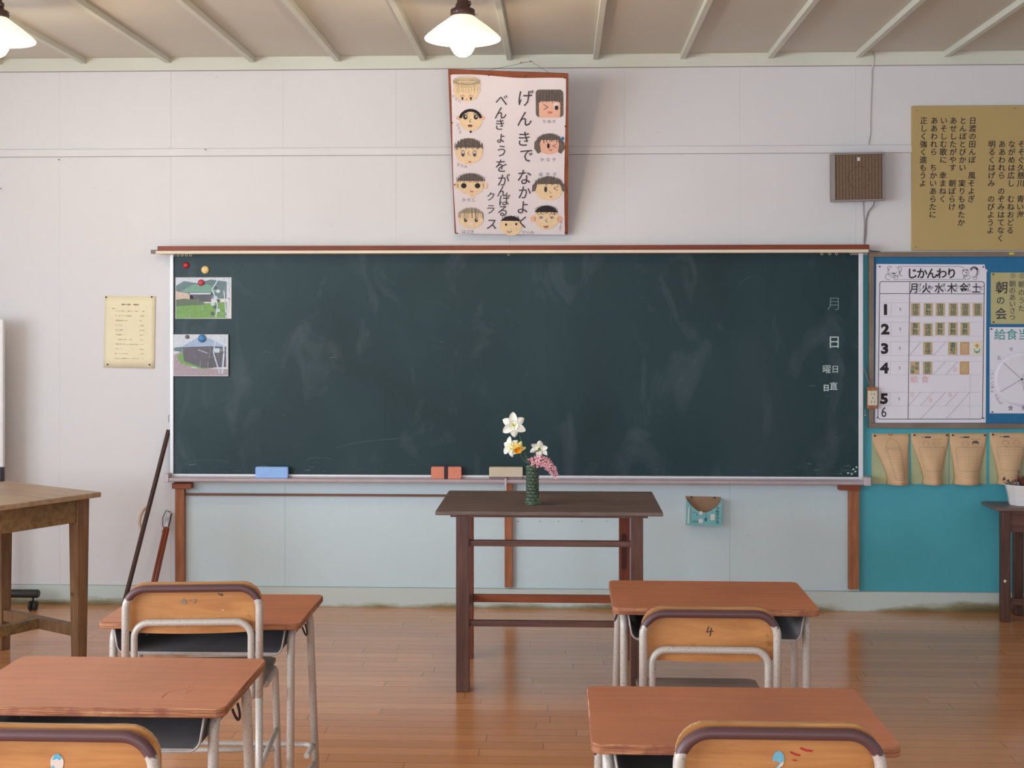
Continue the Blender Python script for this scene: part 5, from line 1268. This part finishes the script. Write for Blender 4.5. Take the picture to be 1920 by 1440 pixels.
# ============================================================ OAK TABLE AT THE LEFT
Zo = .76
cn = onZ(190, 922.5, Zo); e2 = (onZ(25, 903.2, Zo)-cn); e2.z = 0; D2 = .68; e2.normalize(); e1 = Vector((-e2.y, e2.x, 0))
if e1.y > 0: e1 = -e1
L1 = 1.35
r = thing('oak_table', 'old light brown wooden table standing askew at the left edge', 'table', (cn.x, cn.y, 0), math.atan2(e2.y, e2.x))
# local x along e2 (depth .68), local -y or +y along e1
sy = 1 if (Matrix.Rotation(math.atan2(e2.y, e2.x), 3, 'Z') @ Vector((0, 1, 0))).dot(e1) > 0 else -1
def ob(x0, x1, y0, y1, z0, z1, name, m, bv=.002):
    ya, yb_ = sorted((sy*y0, sy*y1)); return MB().box(x0, x1, ya, yb_, z0, z1).build(name, m, r, bevel=bv)
ob(0, D2, 0, L1, Zo-.022, Zo, 'tabletop', M_OAKTOP, .003)
ins = .035; lg = .062
for (x, y) in ((ins, ins), (D2-ins-lg, ins), (ins, L1-ins-lg), (D2-ins-lg, L1-ins-lg)):
    mb = MB(); t_ = .008
    ya, yb_ = sorted((sy*y, sy*(y+lg)))
    v8 = [(x+t_, ya+t_, .001), (x+lg-t_, ya+t_, .001), (x+lg-t_, yb_-t_, .001), (x+t_, yb_-t_, .001), (x, ya, Zo-.0225), (x+lg, ya, Zo-.0225), (x+lg, yb_, Zo-.0225), (x, yb_, Zo-.0225)]
    mb.add(v8, [(3, 2, 1, 0), (4, 5, 6, 7), (0, 1, 5, 4), (1, 2, 6, 5), (2, 3, 7, 6), (3, 0, 4, 7)]); mb.build('leg', M_OAKV, r, bevel=.002)
ob(ins+.010, ins+.032, ins+lg+.0005, L1-ins-lg-.0005, Zo-.125, Zo-.0225, 'apron', M_OAK)
ob(D2-ins-.032, D2-ins-.010, ins+lg+.0005, L1-ins-lg-.0005, Zo-.125, Zo-.0225, 'apron', M_OAK)
ob(ins+lg+.0005, D2-ins-lg-.0005, ins+.010, ins+.032, Zo-.125, Zo-.0225, 'apron', M_OAK)
ob(ins+lg-.006, D2-ins-lg+.006, ins+.014, ins+.048, .135, .185, 'stretcher', M_OAKV)
ob(ins+lg-.006, D2-ins-lg+.006, L1-ins-.048, L1-ins-.014, .135, .185, 'stretcher', M_OAKV)
ob(D2/2-.018, D2/2+.018, ins+.0485, L1-ins-.0485, .137, .182, 'stretcher', M_OAK)

# ============================================================ MOBILE WHITEBOARD, only its right end in view
YW = W-.17
pr = onY(8, 700, YW); fr_ = onY(73, 1113, YW); ct = onY(62, 1148, YW)
r = thing('mobile_whiteboard', 'white panel on a black castored stand, cut off by the left edge', 'whiteboard', (pr.x-.45, YW, 0))
xr2 = pr.x-r.location.x
MB().box(-.45, xr2, -.014, .014, onY(8, 876, YW).z, onY(8, 598, YW).z).build('panel', M_WHITEP, r, bevel=.006)
MB().box(-.45, xr2-.004, -.018, .018, onY(8, 905, YW).z, onY(8, 876, YW).z-.0005).build('bottom_trough', M_BLACK, r, bevel=.005)
xf = fr_.x-r.location.x
xp = onY(-8, 1000, YW).x-r.location.x
MB().box(xp-.02, xp+.02, -.012, .012, .125, onY(8, 905, YW).z-.001).build('post', M_BLACK, r, bevel=.003)
zf = onY(50, 1113, YW).z
MB().tube([(-.45, 0, zf), (xf-.006, 0, zf), (xf, 0, zf)], [.022, .022, .018], 16).build('foot', M_BLACK, r)
xc_ = ct.x-r.location.x
cs = MB().tube([(xc_, 0, zf-.0225), (xc_, 0, .05)], .006, 8).build('castor', M_BLACK, r)
for s in (-1, 1): MB().tube([(xc_+s*.006, 0, .0255), (xc_+s*.018, 0, .0255)], .025, 18).build('wheel', M_BLACK, cs)

# ============================================================ SIDE TABLE AND POT AT THE RIGHT
Zs_ = .575
ft = onZ(1868, 952, Zs_); lgp = onZ(1877, 1165, 0)
r = thing('side_table', 'small dark brown wooden side table at the right edge', 'table', (ft.x, ft.y, 0))
DW, DD = .52, .27
DD = W-.02-ft.y-.01 if W-.03-ft.y < DD else DD
MB().box(0, DW, 0, DD, Zs_-.018, Zs_).build('tabletop', M_DARKTOP, r, bevel=.003)
x0s = onY(1876, 1100, lgp.y).x-ft.x; l_ = .044
xbk = onY(1903, 1100, ft.y+DD-.064).x-ft.x
for (x, y) in ((x0s, .02), (DW-x0s-l_, .02), (xbk, DD-.02-l_), (DW-xbk-l_, DD-.02-l_)): MB().box(x, x+l_, y, y+l_, .001, Zs_-.0185).build('leg', M_DARKT, r, bevel=.002)
MB().box(x0s+l_+.0005, DW-x0s-l_-.0005, .028, .044, Zs_-.125, Zs_-.0185).build('apron', M_DARKH, r)
MB().box(xbk+l_+.0005, DW-xbk-l_-.0005, DD-.044, DD-.028, Zs_-.125, Zs_-.0185).build('apron', M_DARKH, r)
MB().box(x0s+l_+.0005, DW-x0s-l_-.0005, .03, .055, .085, .115).build('front_stretcher', M_DARKH, r)
q = onY(1881.5, 1088, lgp.y); MB().tube([(q.x-ft.x, .0200, q.z), (q.x-ft.x, .0185, q.z)], .007, 14).build('round_sticker', M_WHITEP, r, label='small round white sticker on the front leg')
# pot
pl_ = onZ(1896, 948, Zs_); PC = Vector((pl_.x+.062, ft.y+DD/2-.01, Zs_))
PH = .105
pt = thing('flower_pot', 'white octagonal plant pot at the right edge on the side table', 'pot', (PC.x, PC.y, Zs_+.0005))
mb = MB(); mb.lathe([(.0001, 0), (.062, 0), (.070, .05), (.082, PH-.008), (.084, PH), (.078, PH), (.074, PH-.012), (.060, .03), (.0001, .03)], 10, 0, Matrix.Rotation(R(9), 4, 'Z'), smooth=False); mb.build('pot', M_WHITEP, pt, bevel=.002)
mb = MB(); mb.lathe([(.0001, PH-.018), (.0745, PH-.018)], 10, 0, Matrix.Rotation(R(9), 4, 'Z'), smooth=False); mb.build('soil', paint('dry_moss', (92, 70, 56), .2, .9, 60), pt)
dp = thing('dried_flowers', 'dried dark red-brown flowers standing in the white pot', 'plant', (PC.x, PC.y, Zs_+PH-.016))
M_DRY = paint('dried_petal', (122, 62, 54), .3, .8, 90); M_DRYS = paint('dried_stalk', (96, 70, 62), .2, .8, 60)
rs = random.Random(9)
for i in range(34):
    an, rad = rs.uniform(0, 2*pi), rs.uniform(.01, .065); tilt = rad*1.1; hgt_ = rs.uniform(.022, .055)
    b_ = Vector((rad*cos(an)*.6, rad*sin(an)*.6, 0)); t_ = Vector(((rad+tilt*.35)*cos(an), (rad+tilt*.35)*sin(an), hgt_))
    sp_ = MB().tube([b_, b_.lerp(t_, .5)+Vector((0, 0, .004)), t_], [.0015, .0013, .001], 6).build('stalk', M_DRYS, dp)
    mb = MB(); mt_ = Matrix.Translation(t_) @ (t_-b_).to_track_quat('Z', 'Y').to_matrix().to_4x4()
    if i % 4 == 0: mb.lathe([(.0002, -.004), (.005, -.002), (.0055, .003), (.0002, .009)], 8, 0, mt_)
    else:
        for j in range(6): mb.grid(lambda u, v: ((u-.5)*.006*sin(pi*min(1, v*.8+.1)), .010*v, .014*v*(1-.3*v)), 2, 3, 0, mt_ @ Matrix.Rotation(j*pi/3, 4, 'Z'))
    mb.build('seed_head', M_DRY, sp_)
for (px_, py_) in ((1910, 885), (1909, 892)):
    t_ = onY(px_, py_, PC.y)-dp.location; b_ = Vector((-.03, 0, 0))
    sp_ = MB().tube([b_, t_], .001, 6).build('stalk', M_DRYS, dp)
    mb = MB(); mb.lathe([(.0002, -.005), (.005, -.002), (.005, .002), (.0002, .005)], 10, 0, Matrix.Translation(t_)); mb.build('seed_head', M_DRY, sp_)
for i in range(5):
    b_ = Vector((-.05, -.02+.01*i, 0)); t_ = b_+Vector((-.045-.006*i, 0, .030+.003*i))
    mb = MB(); mb.grid(lambda u, v: tuple(b_.lerp(t_, v)+Vector((0, (u-.5)*.012*sin(pi*min(1, v*.85+.1)), .004*sin(pi*v)))), 3, 8); mb.build('dried_leaf', M_DRYS, dp)

# ============================================================ PENDANT LAMPS
def lamp(px, py_rim, Yl, label):
    c = onY(px, py_rim, Yl); r = thing('pendant_lamp', label, 'lamp', tuple(c), group='milk glass pendant lamps')
    rad = 71.5*(Yl/F); hs = .100
    prof_ = [(rad, 0), (rad+.001, .004), (rad*.93, .017), (rad*.66, .052), (rad*.38, .084), (.040, hs), (.036, hs), (rad*.36, .080), (rad*.64, .049), (rad*.91, .014), (rad-.003, .001), (rad, 0)]
    MB().lathe(prof_, 56).build('lamp_shade', M_SHADE, r)
    mb = MB(); mb.lathe([(.0002, -.072), (.018, -.069), (.036, -.057), (.049, -.034), (.052, -.014), (.047, .006), (.030, .022), (.018, .045), (.014, .065), (.014, .095)], 32); mb.build('bulb', M_BULB, r)
    mb = MB(); mb.lathe([(.036, hs-.004), (.0505, hs-.006), (.0505, hs+.020), (.046, hs+.024), (.032, hs+.024), (.032, hs+.030), (.030, hs+.040), (.024, hs+.052), (.023, hs+.070), (.0215, hs+.11), (.0195, hs+.13), (.0001, hs+.131)], 32)
    mb.build('lamp_holder', M_BAKE, r)
    for k_ in range(3):
        w = k_*2*pi/3+.2; MB().tube([(.049*cos(w), .049*sin(w), hs+.004), (.062*cos(w), .062*sin(w), hs+.004)], .0028, 8).build('grip_screw', M_MET, r)
    MB().tube([(.022*1, -.01, hs+.046), (.034, -.012, hs+.046)], .010, 12).build('switch_knob', M_BAKE, r)
    top_ = ZC-c.z
    if top_ > hs+.14: MB().tube([(0, 0, hs+.1305), (0, 0, top_-.021)], .004, 8).build('cord', M_BAKE, r)
    if top_ > hs+.135: MB().lathe([(.0001, top_-.001), (.038, top_-.001), (.036, top_-.012), (.012, top_-.020), (.0001, top_-.020)], 24).build('ceiling_rose', M_BAKE, r)
    l = bpy.data.lights.new('lamp_light', 'POINT'); l.energy = 9; l.color = (1, .78, .52); l.shadow_soft_size = .045
    o = bpy.data.objects.new('lamp_light', l); COL.objects.link(o); o.parent = r; o.location = (0, 0, -.13)
    return r
lamp(867.5, 74, 5.25, 'lit milk glass pendant lamp hanging over the centre, left of the poster')
lamp(-7, 76, 5.25, 'lit milk glass pendant lamp cut off by the left edge of the photo')
